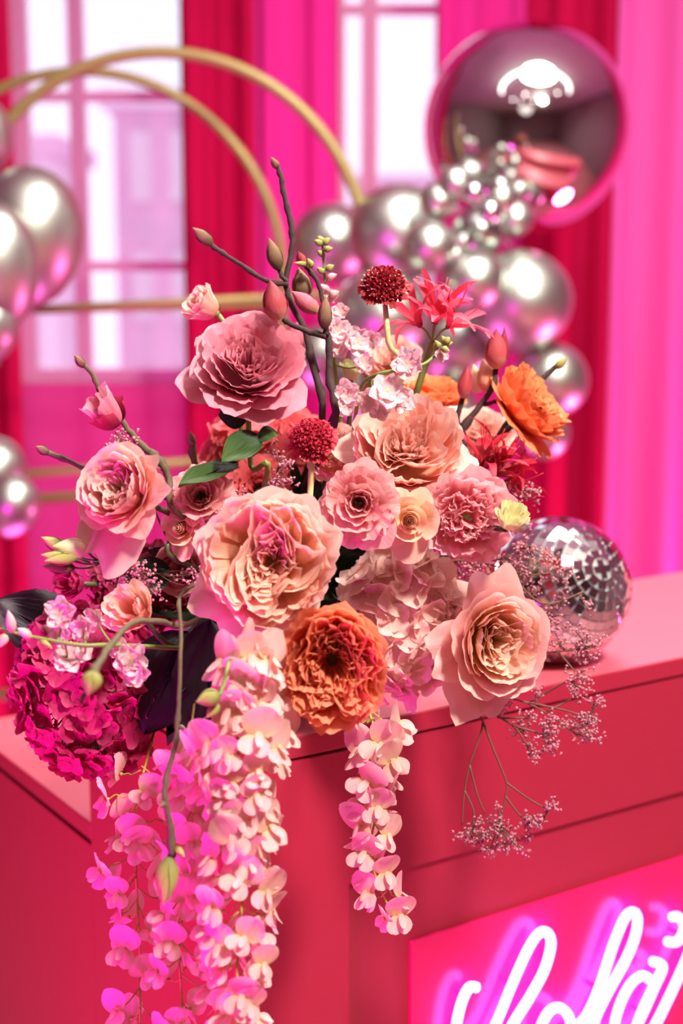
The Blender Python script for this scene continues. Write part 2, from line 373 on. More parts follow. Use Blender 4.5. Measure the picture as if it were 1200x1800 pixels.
# ------------------------------------------------------------------ curtains (each panel its own cloth)
def curtain(label, px0, px1, y, mat, amp, per, seed, ztop=3.05, lean=0.):
    rng = random.Random(seed); x0 = (px0 - 600) * y / FPX * 1.02; x1 = (px1 - 600) * y / FPX * 1.02
    n = max(16, int((x1 - x0) / per * 12)); ph = [rng.uniform(0, 6.28) for _ in range(4)]
    mid = (x0 + x1) / 2
    def fn(u, v):
        x = mid + u * (x1 - x0) / 2
        k = 2 * PI / per
        f = np.sin(k * x + ph[0] + .8 * np.sin(k * .31 * x + ph[1])) + .35 * np.sin(2.3 * k * x + ph[2])
        return x + lean * v * 0 + .012 * np.sin(k * x + ph[3]), y + amp * f * (1 - .25 * v) + .004 * np.sin(5 * v + x * 9), .02 + v * (ztop - .02)
    o = obj('curtain', grid_mesh('curtain', fn, n, 14, mat)); tag(o, label, 'curtain', 'curtains along the window wall')
    s = o.modifiers.new('cloth_thickness', 'SOLIDIFY'); s.thickness = .0015
    return o
M['sheer'] = sheer_mat('sheer_pink_voile', (246, 110, 200), .80)
M['voile'] = sheer_mat('pink_voile', (240, 62, 172), .10)
M['drape'] = sheer_mat('red_pink_drape', (190, 20, 74), .0, .25)
M['voile_uplit'] = sheer_mat('uplit_pink_voile', (248, 116, 206), .08)  # paler copy of the pink voile, uplight glow mixed into its colour
curtain('red pink drape at the far left of the window wall', -260, 52, 3.66, M['drape'], .035, .13, 1)
curtain('sheer pink curtain over the wide window behind the gold hoops', 40, 372, 3.74, M['sheer'], .012, .20, 2)
curtain('narrow red drape beside the wide window', 340, 448, 3.68, M['drape'], .03, .10, 3)
curtain('pink curtain between the wide and the narrow window', 436, 592, 3.72, M['voile'], .02, .12, 4)
curtain('sheer pink curtain over the narrow window', 580, 778, 3.75, M['sheer'], .012, .16, 5)
curtain('pink curtain directly behind the large mirror ball balloon', 764, 915, 3.72, M['voile'], .025, .11, 6)
curtain('red drape hanging behind the right balloon cluster', 895, 1062, 3.68, M['drape'], .04, .12, 7)
curtain('bright pink curtain glowing above the bar end', 1046, 1420, 3.7, M['voile_uplit'], .045, .15, 8)

# ================================================================== THE BAR
BAR_Z = 1.10
C0 = Vector((-.0965, 1.225, 0)); BD = Vector((.83524, .54989, 0)); BN = Vector((-.54989, .83524, 0))
BQ = Matrix((BD, BN, Vector((0, 0, 1)))).transposed().to_quaternion()
def bar_pt(a, b, z): return C0 + BD * a + BN * b + Vector((0, 0, z))
def front_plane(px, py, b=0.):
    r = ray(px, py); t = (C0 + BN * b - CAM).dot(BN) / r.dot(BN); return CAM + r * t
def build_bar():
    t = thing('bar_counter', 'coral red bar counter with a recessed neon panel in its front', 'bar', C0, BQ)
    def bx(name, a0, a1, b0, b1, z0, z1, mat, bev=.0015):
        return box_obj(name, ((a0 + a1) / 2, (b0 + b1) / 2, (z0 + z1) / 2), ((a1 - a0) / 2, (b1 - b0) / 2, (z1 - z0) / 2), mat, t, bev)
    L = 2.1; D = .327; z = BAR_Z
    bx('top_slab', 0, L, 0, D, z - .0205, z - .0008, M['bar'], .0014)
    bx('lit_top_skin', .0012, L - .0012, .0012, D - .0012, z - .0008, z, M['bar_top'], .0003)  # thin skin that carries the painted-in light on the slab top
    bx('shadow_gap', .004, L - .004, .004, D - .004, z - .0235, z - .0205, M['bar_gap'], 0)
    bx('fascia', .124, L - .124, 0, .03, z - .158, z - .0235, M['bar'], 0)
    bx('front_post', .0, .124, 0, .03, 0, z - .0235, M['bar'], 0)
    bx('front_post', L - .124, L, 0, .03, 0, z - .0235, M['bar'], 0)
    bx('side_panel', 0, .02, .03, D, 0, z - .0235, M['bar'], 0)
    bx('side_panel', L - .02, L, .03, D, 0, z - .0235, M['bar'], 0)
    bx('back_panel', .02, L - .02, D - .02, D, 0, z - .0235, M['bar'], 0)
    bx('recessed_board', .124, L - .124, .005, .03, 0, z - .158, M['bar'], 0)
    o = bx('sign_panel', .200, L - .2, .001, .005, .30, z - .238, M['acrylic'], .0006); o['label'] = 'glossy hot pink sign panel'
    # lower work counter that runs on behind the bar
    t2 = thing('back_counter', 'low pink work counter behind the bar beside the magenta hydrangea', 'counter', bar_pt(0, .327, 0), BQ)
    z2 = BAR_Z - .178
    def b2(name, a0, a1, b0, b1, z0, z1, mat, bev=.0015):
        return box_obj(name, ((a0 + a1) / 2, (b0 + b1) / 2, (z0 + z1) / 2), ((a1 - a0) / 2, (b1 - b0) / 2, (z1 - z0) / 2), mat, t2, bev)
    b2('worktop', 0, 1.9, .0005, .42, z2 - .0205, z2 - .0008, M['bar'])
    b2('lit_top_skin', .0012, 1.8988, .001, .4188, z2 - .0008, z2, M['bar_top'], .0003)  # same lightened skin, overhead light painted on the worktop
    b2('shadow_gap', .004, 1.89, .002, .41, z2 - .0265, z2 - .0205, M['bar_gap'], 0)
    b2('side_panel', 0, .02, .0005, .42, 0, z2 - .0265, M['bar'], 0)
    b2('side_panel', 1.88, 1.9, .0005, .42, 0, z2 - .0265, M['bar'], 0)
    b2('back_panel', .02, 1.88, .4, .42, 0, z2 - .0265, M['bar'], 0)
build_bar()

# neon lettering, one glass tube per stroke, on the sign panel
def build_neon():
    loc = front_plane(1000, 1720, -.012)
    t = thing('neon_sign', 'white and pink glowing script neon sign on the bar front', 'neon sign', loc)
    neon = emit('neon_tube_glow', (1., .16, .78), 13.)
    clip = pbr('clear_clip', (226, 120, 180), .3)
    strokes = [
        ('letter_hook', [(838, 1736), (826, 1735), (815, 1752), (805, 1785), (800, 1822), (803, 1850), (818, 1862), (838, 1850)]),
        ('letter_loop', [(838, 1850), (868, 1806), (900, 1730), (928, 1668), (948, 1640), (963, 1641), (968, 1662), (956, 1706), (930, 1754), (898, 1806), (880, 1852)]),
        ('letter_round', [(1006, 1812), (998, 1784), (982, 1771), (965, 1778), (950, 1806), (948, 1836), (962, 1850), (985, 1842), (1006, 1812)]),
        ('letter_tall_loop', [(1006, 1812), (1030, 1786), (1052, 1738), (1078, 1660), (1098, 1613), (1112, 1603), (1120, 1614), (1116, 1646), (1098, 1690), (1066, 1748), (1044, 1796), (1040, 1830)]),
        ('letter_bowl', [(1142, 1722), (1128, 1715), (1108, 1730), (1090, 1764), (1080, 1802), (1086, 1830), (1104, 1828), (1130, 1780), (1150, 1735), (1164, 1704), (1160, 1694), (1146, 1690)]),
        ('letter_stem', [(1164, 1704), (1140, 1752), (1120, 1800), (1124, 1826), (1146, 1810), (1176, 1752), (1205, 1688), (1228, 1630)]),
        ('letter_mark', [(1180, 1612), (1192, 1612), (1202, 1626), (1198, 1644), (1188, 1656), (1172, 1655)]),
    ]
    for nm, pts in strokes:
        mb = MB(); mb.tube(smooth_path([front_plane(x, y, -.014) for x, y in pts], 5), .0052, 10)
        world_part(nm, mb, neon, t)
    mb = MB()
    for x, y in [(900, 1730), (1052, 1738), (962, 1850), (1100, 1690), (1130, 1780), (815, 1752), (1198, 1644)]:
        mb.tube([front_plane(x, y, -.013), front_plane(x, y, .0008)], .0028, 8)
    world_part('standoff_clips', mb, clip, t)
build_neon()

# ================================================================== BALLOONS AND GOLD STAND
def balloon_mesh(name, mat, egg=.10, seg=40, ring=26):
    V = []; F = []; T = []
    for j in range(ring + 1):
        a = PI * j / ring; z = math.cos(a); r = math.sin(a) * (1 + egg * .5 * z)
        z *= 1.04 if z < 0 else 1
        for i in range(seg): V.append((r * math.cos(2 * PI * i / seg), r * math.sin(2 * PI * i / seg), z)); T.append((i / seg, j / ring))
    F = [(j * seg + i, (j + 1) * seg + i, (j + 1) * seg + (i + 1) % seg, j * seg + (i + 1) % seg) for j in range(ring) for i in range(seg)]
    return mesh_from(name, V, F, mat, T)
BM = balloon_mesh('balloon_skin', M['chrome']); BMM = balloon_mesh('foil_skin', M['mirror'], 0., 64, 40); BM2 = balloon_mesh('shiny_balloon_skin', pbr('shiny_chrome_latex', (200, 206, 200), .26, metal=1.))
mb = MB(); mb.tube([(0, 0, -1.0), (0, 0, -1.06), (0, 0, -1.10), (0, 0, -1.16)], [.10, .045, .05, .10], 12); KNOT = mb.mesh('balloon_knot', M['chrome'])
def balloon(label, px, py, r, d, nrm=(.1, -.2, 1), kind=0, stretch=1., group=None):
    R = px2m(r, d); q = face_quat(nrm)
    t = thing('balloon', label, 'balloon', at(px, py, d), q, R, group)
    o = obj('skin', (BM, BMM, BM2)[kind], t); o.scale = (1, 1, stretch)
    k = obj('knot', KNOT, t); k.location = (0, 0, -(stretch - 1))
    return t
balloon('large round mirror foil balloon on top of the right garland', 925, 224, 180, 3.05, (.2, .2, 1), 1)
balloon('big satin silver balloon left of the small ones under the mirror balloon', 698, 408, 84, 2.95, (-.5, .1, 1))
balloon('satin silver balloon touching the end of the gold hoop', 582, 428, 70, 3.2, (-.6, .2, .8))
balloon('small silver balloon in front of the big satin silver one', 755, 434, 46, 2.76, (.2, -.5, 1))
balloon('small shiny balloon just under the mirror balloon', 842, 406, 47, 2.9, (-.2, -.5, 1), 2)
balloon('middle sized silver balloon left of the large lower one', 832, 492, 55, 2.8, (-.2, -.6, 1))
balloon('large silver balloon above the orange rose in the right garland', 915, 530, 90, 2.9, (.5, -.3, 1))
balloon('silver balloon peeking out behind the orange rose', 968, 668, 66, 2.95, (.8, -.2, .6))
balloon('lowest silver balloon of the right garland below the orange rose', 955, 762, 46, 2.95, (.6, -.3, -.4))
balloon('silver balloon behind the tall dark red scabiosa', 672, 556, 82, 2.80, (-.2, -.5, .8))
balloon('dark silver balloon behind the upper red nerine', 800, 610, 78, 3.05, (.1, -.5, .8))
balloon('silver balloon behind the upright branches and pale stock', 565, 630, 58, 3.1, (-.7, -.2, .4))
balloon('small silver balloon showing between peach petals and branch', 792, 722, 50, 3.0, (0, -.5, 1))
balloon('silver balloon hidden behind the pale stock spike', 640, 690, 60, 3.1, (-.3, -.2, -.3))
for px, py, r, d in [(800, 322, 30, 2.75), (832, 338, 20, 2.7), (880, 350, 27, 2.8), (812, 424, 18, 2.78), (800, 446, 15, 2.77), (860, 372, 22, 2.72), (905, 385, 32, 2.9), (770, 352, 33, 2.78)]:
    balloon('tiny shiny silver balloon in the cluster below the mirror balloon' if r < 26 else 'small satin silver balloon tucked against the underside of the mirror balloon', px, py, r, d, (random.Random(px).uniform(-1, 1), -.8, .6), 2 if r < 26 else 0, group='tiny balloons below the mirror balloon')
balloon('tall silver balloon at the gold hoops, above the window sill', 52, 414, 94, 2.75, (.05, -.1, 1), 0, 1.28)
balloon('silver balloon overlapping in front of the tall one at left', -12, 470, 80, 2.6, (0, -.1, 1), 0, 1.45)
balloon('silver balloon at the left where the gold hoops cross', -36, 235, 58, 2.8, (-.3, -.1, 1), 0, 1.1)
balloon('small bright silver balloon beside the gold base rails', 20, 888, 50, 2.6, (.2, -.3, 1), 0, 1.12)
balloon('silver balloon behind the small bright one at left', -14, 826, 60, 2.75, (.1, -.2, 1))
balloon('silver balloon left of the window below the overlapping pair', -30, 575, 62, 2.60, (-.3, -.2, 1))

def build_gold_stand():
    t = thing('gold_hoop_stand', 'brushed gold double hoop stand with shelf rails before the window', 'display stand', at(300, 880, 3.1) * 1 - Vector((0, 0, 0)))
    def hoop(cx, cy, r, d, th):
        mb = MB(); c = at(cx, cy, d); R = px2m(r, d)
        pts = [c + RGT * (math.cos(a) * R) + Vector((0, 0, 1)) * (math.sin(a) * R) for a in np.linspace(0, PI, 41)]
        pts = [Vector((pts[0].x, pts[0].y, .002)), pts[0] - Vector((0, 0, .3))] + pts + [pts[-1] - Vector((0, 0, .3)), Vector((pts[-1].x, pts[-1].y, .002))]
        mb.tube(pts, th, 10); world_part('arch', mb, M['gold'], t)
    hoop(288, 464, 358, 2.95, .0125); hoop(152, 482, 344, 3.15, .0115)
    def rail(name, a, b, th):
        mb = MB(); mb.tube([at(*a), at(*b)], th, 8); world_part(name, mb, M['gold'], t)
    rail('shelf_rail', (-190, 552, 3.15), (494, 534, 3.15), .0085); rail('shelf_rail', (-68, 550, 2.95), (644, 515, 2.95), .0085)
    rail('base_rail', (-66, 884, 2.95), (640, 846, 2.95), .0115); rail('base_rail', (-190, 852, 3.15), (492, 800, 3.15), .0105)
    rail('foot_rail', (-66, 1226, 2.95), (640, 1182, 2.95), .0115)
build_gold_stand()

# ================================================================== MIRROR BALL
def build_mirror_ball():
    r = .0795; c = at(980, 1036, 1.0) - CAM; tt = (CAM.z - (BAR_Z + r)) / -c.z; loc = CAM + c * tt
    pole = Vector((.46, -.75, .44)).normalized(); q = face_quat(pole)
    t = thing('mirror_ball', 'small mirror ball of square glass tiles resting on the bar', 'mirror ball', loc, q)
    body = balloon_mesh('ball_core', M['grout'], 0., 48, 32); o = obj('core', body, t, scale=r * .985)
    o = t
    nr = 22; tiles = []
    for j in range(nr):
        th = PI * (j + .5) / nr; n = max(4, int(round(2 * PI * math.sin(th) * r / (PI * r / nr))))
        for i in range(n): tiles.append((th, 2 * PI * (i + .37 * j) / n, n))
    view = (XF[t.name].inverted() @ CAM).normalized()
    def nv(th, ph): return Vector((math.sin(th) * math.cos(ph), math.sin(th) * math.sin(ph), math.cos(th)))
    tiles.sort(key=lambda s: -nv(s[0], s[1]).dot(view))
    side = PI * r / nr * .5 * .90
    def tile_mb(mb, hw, xf=None):
        h = .0009; b = .0003
        V = [(x * hw, y * side, 0) for x, y in ((-1, -1), (1, -1), (1, 1), (-1, 1))] + [(x * (hw - b), y * (side - b), h) for x, y in ((-1, -1), (1, -1), (1, 1), (-1, 1))]
        if xf is not None: V = [tuple(xf @ Vector(v)) for v in V]
        mb.add(V, [(3, 2, 1, 0), (4, 5, 6, 7), (0, 1, 5, 4), (1, 2, 6, 5), (2, 3, 7, 6), (3, 0, 4, 7)])
    cache = {}; rest = MB(); rng = random.Random(9)
    for k, (th, ph, n) in enumerate(tiles):
        hw = PI * r * math.sin(th) / n * .90
        nn = nv(th, ph); e1 = Vector((-math.sin(ph), math.cos(ph), 0)); e2 = nn.cross(e1)
        R = Matrix((e1, e2, nn)).transposed().to_quaternion()
        R = R @ Quaternion((1, 0, 0), rng.gauss(0, .05)) @ Quaternion((0, 1, 0), rng.gauss(0, .05))
        if k < 300:
            key = round(hw, 4)
            if key not in cache:
                mb = MB(); tile_mb(mb, hw); cache[key] = mb.mesh('tile', M['tile'], False)
            obj('tile', cache[key], t, nn * r * .988, R)
        else: tile_mb(rest, hw, Matrix.LocRotScale(nn * r * .988, R, None))
    o = obj('tiles_on_far_side', rest.mesh('tiles', M['tile'], False), t); o['kind'] = 'stuff'
build_mirror_ball()

# ================================================================== FLOWERS: builders
FOAM = bar_pt(.13, .15, BAR_Z)
def build_bowl():
    t = thing('flower_bowl', 'low black bowl with dark foam holding the flowers on the bar', 'bowl', FOAM)
    prof = [(.0, .001), (.055, .001), (.075, .02), (.088, .05), (.09, .062), (.086, .062), (.083, .05)]
    V = []; F = []; n = 28
    for r_, z in prof:
        for i in range(n): V.append((r_ * math.cos(2 * PI * i / n), r_ * math.sin(2 * PI * i / n), z))
    F = [(j * n + i, j * n + (i + 1) % n, (j + 1) * n + (i + 1) % n, (j + 1) * n + i) for j in range(len(prof) - 1) for i in range(n)]
    obj('bowl_body', mesh_from('bowl_body', V, F, M['bowl']), t)
    prof = [(.082, .045), (.082, .07), (.07, .088), (.04, .097), (.0, .1)]; V = []
    for r_, z in prof:
        for i in range(n): V.append((r_ * math.cos(2 * PI * i / n), r_ * math.sin(2 * PI * i / n), z))
    F = [(j * n + i, j * n + (i + 1) % n, (j + 1) * n + (i + 1) % n, (j + 1) * n + i) for j in range(len(prof) - 1) for i in range(n)]
    obj('foam', mesh_from('foam', V, F, M['foam']), t)
build_bowl()
def foam_pt(rng, toward=None):
    a = rng.uniform(0, 6.28); r = rng.uniform(.01, .06)
    return FOAM + Vector((r * math.cos(a), r * math.sin(a), rng.uniform(.075, .09)))

def stem_part(root, top, direction, rng, mat='stem_dark', rad=.0022, end=None, mid=None, name='stem'):
    top = Vector(top); end = end or foam_pt(rng)
    L = (end - top).length
    pts = [top, top + Vector(direction).normalized() * L * .22] + (mid or []) + [end]
    mb = MB(); mb.tube(smooth_path(pts, 6), rad, 7); return world_part(name, mb, M[mat], root)

def arc_petal(rng, R, h, span, q=.5, s=1.3, incurve=0., flare=.0, droop=.0, corner=.22, roll=.0, ruf=.02, point=0., cp=3.):
    w1 = wave(rng); w2 = wave(rng, (3, 6, 11)); sk = rng.uniform(-.12, .12)
    def fn(u, v):
        au = np.abs(u); t = v * (1 - corner * au ** cp)
        lip = np.clip((t - .62) / .38, 0, 1)
        r = R * (t ** q) * (1 - incurve * t ** 4) + flare * R * lip ** 2
        z = h * t ** s - droop * lip ** 2
        rr = r - roll * R * au ** 2.5 * t ** 2 + ruf * R * w1(u * 3) * t ** 3
        z = z + ruf * R * .8 * w2(u * 3) * t ** 3 + point * np.exp(-(u / .22) ** 2) * t ** 5 * .5
        rr = rr + point * np.exp(-(u / .22) ** 2) * t ** 5
        a = u * span * (1 + sk * t)
        return rr * np.cos(a), rr * np.sin(a), z
    return fn
def fold_petal(rng, th, rin, rout, w, h, ruf, zb=.1, freq=1., cx=0., cy=0., flat=2.2, dip=.10, swirl=0., skew=0.):
    w1 = wave(rng, (3 * freq, 6 * freq, 10 * freq)); w2 = wave(rng, (4 * freq, 7 * freq, 12 * freq)); w3 = wave(rng)
    c, s_ = math.cos(th), math.sin(th)
    def fn(u, v):
        au = np.abs(u)
        x = rin + (rout - rin) * (1 - au ** flat) + ruf * w1(u * 2) * (.4 + .6 * v)
        y = w * np.sign(u) * au ** .85 + ruf * w2(u * 2) * (.4 + .6 * v)
        t = v ** .75
        b = .38 + .62 * t
        x = x * b + .05 * (v - .8) * (v > .8); y = y * b
        z = zb + (h - zb) * v + (ruf * .7 * w3(u * 2) - dip * au ** 2 + skew * .25 * u) * v
        y = y + skew * x * .5
        sa = swirl * np.sqrt(x * x + y * y); x, y = x * np.cos(sa) - y * np.sin(sa), x * np.sin(sa) + y * np.cos(sa)
        return c * x - s_ * y + cx, s_ * x + c * y + cy, z
    return fn

def rose(name, label, cat, px, py, rpx, d, nrm, style, mat, seed, twist=0., outer=None, group=None, stem=True, stem_mat='stem_dark', stem_mid=None, stem_dir=None, inner_mat=None, outer_mat=None, center=None, squash=None, end=None):
    rng = random.Random(seed); R = px2m(rpx, d); n = Vector(nrm).normalized()
    loc = at(px, py, d) - n * R * .45
    t = thing(name, label, cat, loc, face_quat(n, twist), R, group)
    if squash:
        t.scale = [R * q_ for q_ in squash]; XF[t.name] = Matrix.LocRotScale(loc, face_quat(n, twist), Vector(t.scale))
    k = [0]
    def put(fn, a=0., nu=14, nv=10, m=mat, nm='petal', rot=None):
        o = obj(nm, grid_mesh(nm, fn, nu, nv, M[m]), t); o.rotation_euler = (rng.gauss(0, .02), rng.gauss(0, .02), a); k[0] += 1; return o
    om = outer_mat or mat; im = inner_mat or mat
    def ring(nn, a0, m=mat, **kw):
        for i in range(nn):
            kk = {a: (b * rng.uniform(.92, 1.08) if a in ('R', 'h', 'span', 'flare', 'roll') else b) for a, b in kw.items()}
            put(arc_petal(rng, **kk), a0 + 2 * PI * i / nn + rng.uniform(-.22, .22), m=m)
    # outer guard petals, listed one by one: (angle, reach, height, half span, droop, point)
    for (a, rr, hh, sp, dr, pt) in (outer or []):
        put(arc_petal(rng, rr * .96, hh, sp * 1.5, q=.75, s=1.1, flare=.10, droop=dr, roll=.20, corner=.34, ruf=.03, point=pt * .6, cp=2.2), a, m=om, nu=16, nv=12)
    if style == 'quartered':
        ring(7, .3, m=om, R=1.0, h=.48, span=.60, flare=.08, droop=.06, ruf=.030, roll=.05, q=.5)
        ring(8, .9, m=om, R=1.0, h=.60, span=.52, flare=.03, ruf=.030, q=.46)
        ring(9, .1, R=.98, h=.70, span=.46, incurve=.01, ruf=.030, q=.44)
        ring(9, .5, R=.92, h=.76, span=.42, incurve=.03, ruf=.030, q=.42)
        nq = 5; a0 = rng.uniform(0, 6.28); sw = rng.choice((-1, 1)) * rng.uniform(.5, .9)
        for qd in range(nq):
            th = a0 + 2 * PI * qd / nq + rng.uniform(-.32, .32); big = rng.uniform(.82, 1.15); sk = rng.uniform(-.5, .5)
            nl = rng.choice((5, 6, 6))
            for l in range(nl):
                f = l / (nl - 1)
                put(fold_petal(rng, th + rng.uniform(-.12, .12), .04 + .05 * f, .87 - .56 * f + rng.uniform(-.04, .03), (.50 - .37 * f) * big, .82 - .20 * f + rng.uniform(-.06, .06), .028, zb=.20, flat=rng.uniform(1.7, 2.6), dip=.16, swirl=sw + rng.uniform(-.15, .15), skew=sk), m=im, nu=16, nv=7, nm='inner_petal')
        for l in range(5):
            put(fold_petal(rng, rng.uniform(0, 6.28), .0, .16, .10, .64 + rng.uniform(-.05, .05), .012, zb=.12), m=im, nu=10, nv=5, nm='inner_petal')
    elif style == 'ruffled':
        ring(6, .3, m=om, R=1.0, h=.55, span=.62, flare=.04, ruf=.03, q=.5)
        ring(8, .9, R=.95, h=.72, span=.5, ruf=.03, q=.48)
        ring(9, .2, R=.88, h=.82, span=.44, ruf=.032, q=.45, incurve=.03)
        ring(9, .5, R=.80, h=.86, span=.40, ruf=.034, q=.45, incurve=.05)
        nq = 6; a0 = rng.uniform(0, 6.28)
        for qd in range(nq):
            th = a0 + 2 * PI * qd / nq + rng.uniform(-.2, .2); nl = 6
            for l in range(nl):
                f = l / (nl - 1)
                put(fold_petal(rng, th + rng.uniform(-.16, .16), .10 + .1 * f, .86 - .54 * f + rng.uniform(-.03, .03), .42 - .29 * f, .88 - .14 * f + rng.uniform(-.06, .05), .040, zb=.22, freq=1.3, dip=.22), m=im, nu=26, nv=7, nm='inner_petal')
    elif style == 'rosette':
        ring(6, .2, m=om, R=1.0, h=.50, span=.66, flare=.16, droop=.08, ruf=.03, roll=.08, q=.6)
        ring(7, .7, R=.92, h=.64, span=.56, flare=.10, droop=.03, ruf=.03, roll=.06, q=.55)
        ring(7, .1, R=.80, h=.72, span=.52, flare=.06, ruf=.028, q=.5)
        ring(7, .5, R=.68, h=.75, span=.48, flare=.03, ruf=.028, q=.48)
        nq = 4; a0 = rng.uniform(0, 6.28)
        for qd in range(nq):
            th = a0 + 2 * PI * qd / nq + rng.uniform(-.35, .35); sk = rng.uniform(-.4, .4)
            for l in range(5):
                f = l / 4
                put(fold_petal(rng, th + rng.uniform(-.15, .15), .04, .60 - .38 * f + rng.uniform(-.03, .03), .40 - .29 * f, .78 - .12 * f + rng.uniform(-.06, .05), .026, zb=.2, flat=rng.uniform(1.7, 2.6), dip=.14, swirl=.6, skew=sk), m=im, nu=16, nv=7, nm='inner_petal')
    elif style == 'cup':
        ring(5, .2, m=om, R=1.0, h=.72, span=.78, flare=.10, droop=.04, ruf=.02, roll=.08, q=.55)
        ring(5, .8, m=om, R=.90, h=.86, span=.74, flare=.05, ruf=.02, q=.5)
        ring(6, .4, R=.80, h=.94, span=.62, incurve=.03, ruf=.02, q=.46)
        ring(6, .9, R=.72, h=.95, span=.56, incurve=.05, ruf=.022, q=.45)
        ring(7, .2, R=.64, h=.93, span=.50, incurve=.06, ruf=.024, q=.44)
        nq = 4; a0 = rng.uniform(0, 6.28)
        for qd in range(nq):
            th = a0 + 2 * PI * qd / nq + rng.uniform(-.3, .3); nl = 4
            for l in range(nl):
                f = l / (nl - 1)
                put(fold_petal(rng, th + rng.uniform(-.2, .2), .03 + .06 * f, .57 - .34 * f + rng.uniform(-.03, .03), .34 - .24 * f, .90 - .16 * f + rng.uniform(-.08, .05), .026, zb=.15, flat=rng.uniform(1.7, 2.6), dip=.2, swirl=.7 + rng.uniform(-.3, .3), skew=rng.uniform(-.4, .4)), m=im, nu=16, nv=7, nm='inner_petal')
    elif style == 'spiral':
        rr = 1.0; a = 0.; hh = .62
        while rr > .05:
            sp = .95 + (1 - rr) * .75
            put(arc_petal(rng, rr, hh, sp, q=.42, s=1.1, flare=.14 * rr, droop=.05 * rr, roll=.05, ruf=.016, corner=.12, incurve=.10 * (1 - rr)), a, m=om if rr > .7 else im)
            a += 2.2 + rng.uniform(-.1, .1); rr *= .86; hh = min(1.02, hh + .04)
    elif style == 'frilled':           # lisianthus and carnation like: open throat, frilled rims
        cc = center or 'dark_eye'
        for (nn, R_, h_, sp, fl, dr) in ((5, 1.0, .36, .80, .20, .10), (5, .94, .58, .80, .14, .04), (3, .80, .80, 1.25, .10, .0), (3, .60, .88, 1.3, .06, 0), (2, .42, .90, 1.5, .02, 0), (2, .26, .86, 1.5, .0, 0)):
            for i in range(nn):
                put(arc_petal(rng, R_ * rng.uniform(.94, 1.06), h_, sp, q=.5, s=1.0, flare=fl, droop=dr, ruf=.060, corner=.16), 2 * PI * i / nn + R_ * 3 + rng.uniform(-.35, .35), nu=26, nv=9)
        for i in range(3): put(fold_petal(rng, rng.uniform(0, 6.28), .10, .40, .3, .80, .04, zb=.2, freq=1.2), nu=18, nv=6, nm='inner_petal')
        mb = MB()
        for i in range(9):
            a = rng.uniform(0, 6.28); r1 = rng.uniform(.02, .12)
            mb.tube([(0, 0, .1), (r1 * .6 * math.cos(a), r1 * .6 * math.sin(a), .4), (r1 * math.cos(a), r1 * math.sin(a), .58)], [.02, .02, .045], 5)
        o = obj('stamens', mb.mesh('stamens', M[cc]), t)
    elif style == 'carnation':         # crowded frilly petals without an open throat
        ring(6, .3, m=om, R=1.0, h=.42, span=.66, flare=.12, ruf=.05, q=.5)
        ring(7, .9, R=.96, h=.62, span=.56, flare=.06, ruf=.05, q=.48)
        ring(7, .2, R=.86, h=.74, span=.50, ruf=.05, q=.45)
        for l in range(26):
            a = rng.uniform(0, 6.28); rc = .62 * math.sqrt(rng.random())
            put(fold_petal(rng, a, -.10, .26, rng.uniform(.16, .30), .92 - .35 * rc ** 2 + rng.uniform(-.06, .06), .040, zb=.48, freq=1.2, cx=rc * math.cos(a) * .8, cy=rc * math.sin(a) * .8, dip=.14, skew=rng.uniform(-.6, .6)), nu=22, nv=6, nm='inner_petal')
    elif style == 'bud':               # half closed bloom
        ring(5, .2, m=om, R=.72, h=.95, span=.70, flare=.16, droop=.02, ruf=.04, q=.42)
        ring(5, .8, R=.62, h=1.08, span=.66, flare=.10, ruf=.045, q=.4)
        ring(5, .4, R=.48, h=1.12, span=.62, flare=.05, ruf=.05, q=.38)
        ring(4, .1, R=.32, h=1.10, span=.7, ruf=.05, q=.36)
    # green hip and sepals under the bloom
    mb = MB(); mb.tube([(0, 0, -.16), (0, 0, -.10), (0, 0, -.02), (0, 0, .06)], [.05, .13, .16, .12], 10); obj('calyx', mb.mesh('calyx', M['stem']), t)
    for i in range(5):
        L = .5
        def fs(u, v, L=L): return L * v * .8, u * .09 * (1 - v) ** .7 * (v + .25), -.04 - .10 * v + .16 * v * v
        o = obj('sepal', grid_mesh('sepal', fs, 4, 6, M['leaf']), t); o.rotation_euler = (0, 0, i * 2 * PI / 5)
    if stem:
        top = XF[t.name] @ Vector((0, 0, -.14)); stem_part(t, top, stem_dir or -n, rng, stem_mat, .0024, mid=stem_mid, end=end)
    return t

def leaf_fn(L, Wd, bend=.2, fold=.18, ser=0.):
    def fn(u, v):
        w = Wd * np.sin(PI * np.clip(v, 0, 1) ** .8) ** .8 * (1 + ser * np.sin(v * 60))
        return L * v, u * w, -bend * L * v * v + fold * np.abs(u) * w + .02 * L * np.sin(u * 5 + v * 9)
    return fn
LEAFM = {}
def leaf_part(root, base, tip, up, width, mat='leaf', bend=.15, name='leaf', ser=0., parent=None):
    """a leaf laid from base to tip (world points), blade facing 'up'"""
    base = Vector(base); tip = Vector(tip); x = (tip - base); L = x.length; x.normalize()
    z = Vector(up); z = (z - x * z.dot(x)).normalized(); y = z.cross(x)
    V, F, T = grid_arrays(leaf_fn(L, width / 2, bend, .18, ser), 8, 18)
    A = Matrix((x, y, z)).transposed()
    mb = MB(); mb.add([base + A @ Vector(v) for v in V], F, T)
    mb.tube(smooth_path([base + A @ Vector((L * v, 0, -bend * L * v * v - .0004)) for v in (0, .3, .6, .92)], 3), [.0011, .0008, .0004], 5)
    return world_part(name, mb, M[mat], root)

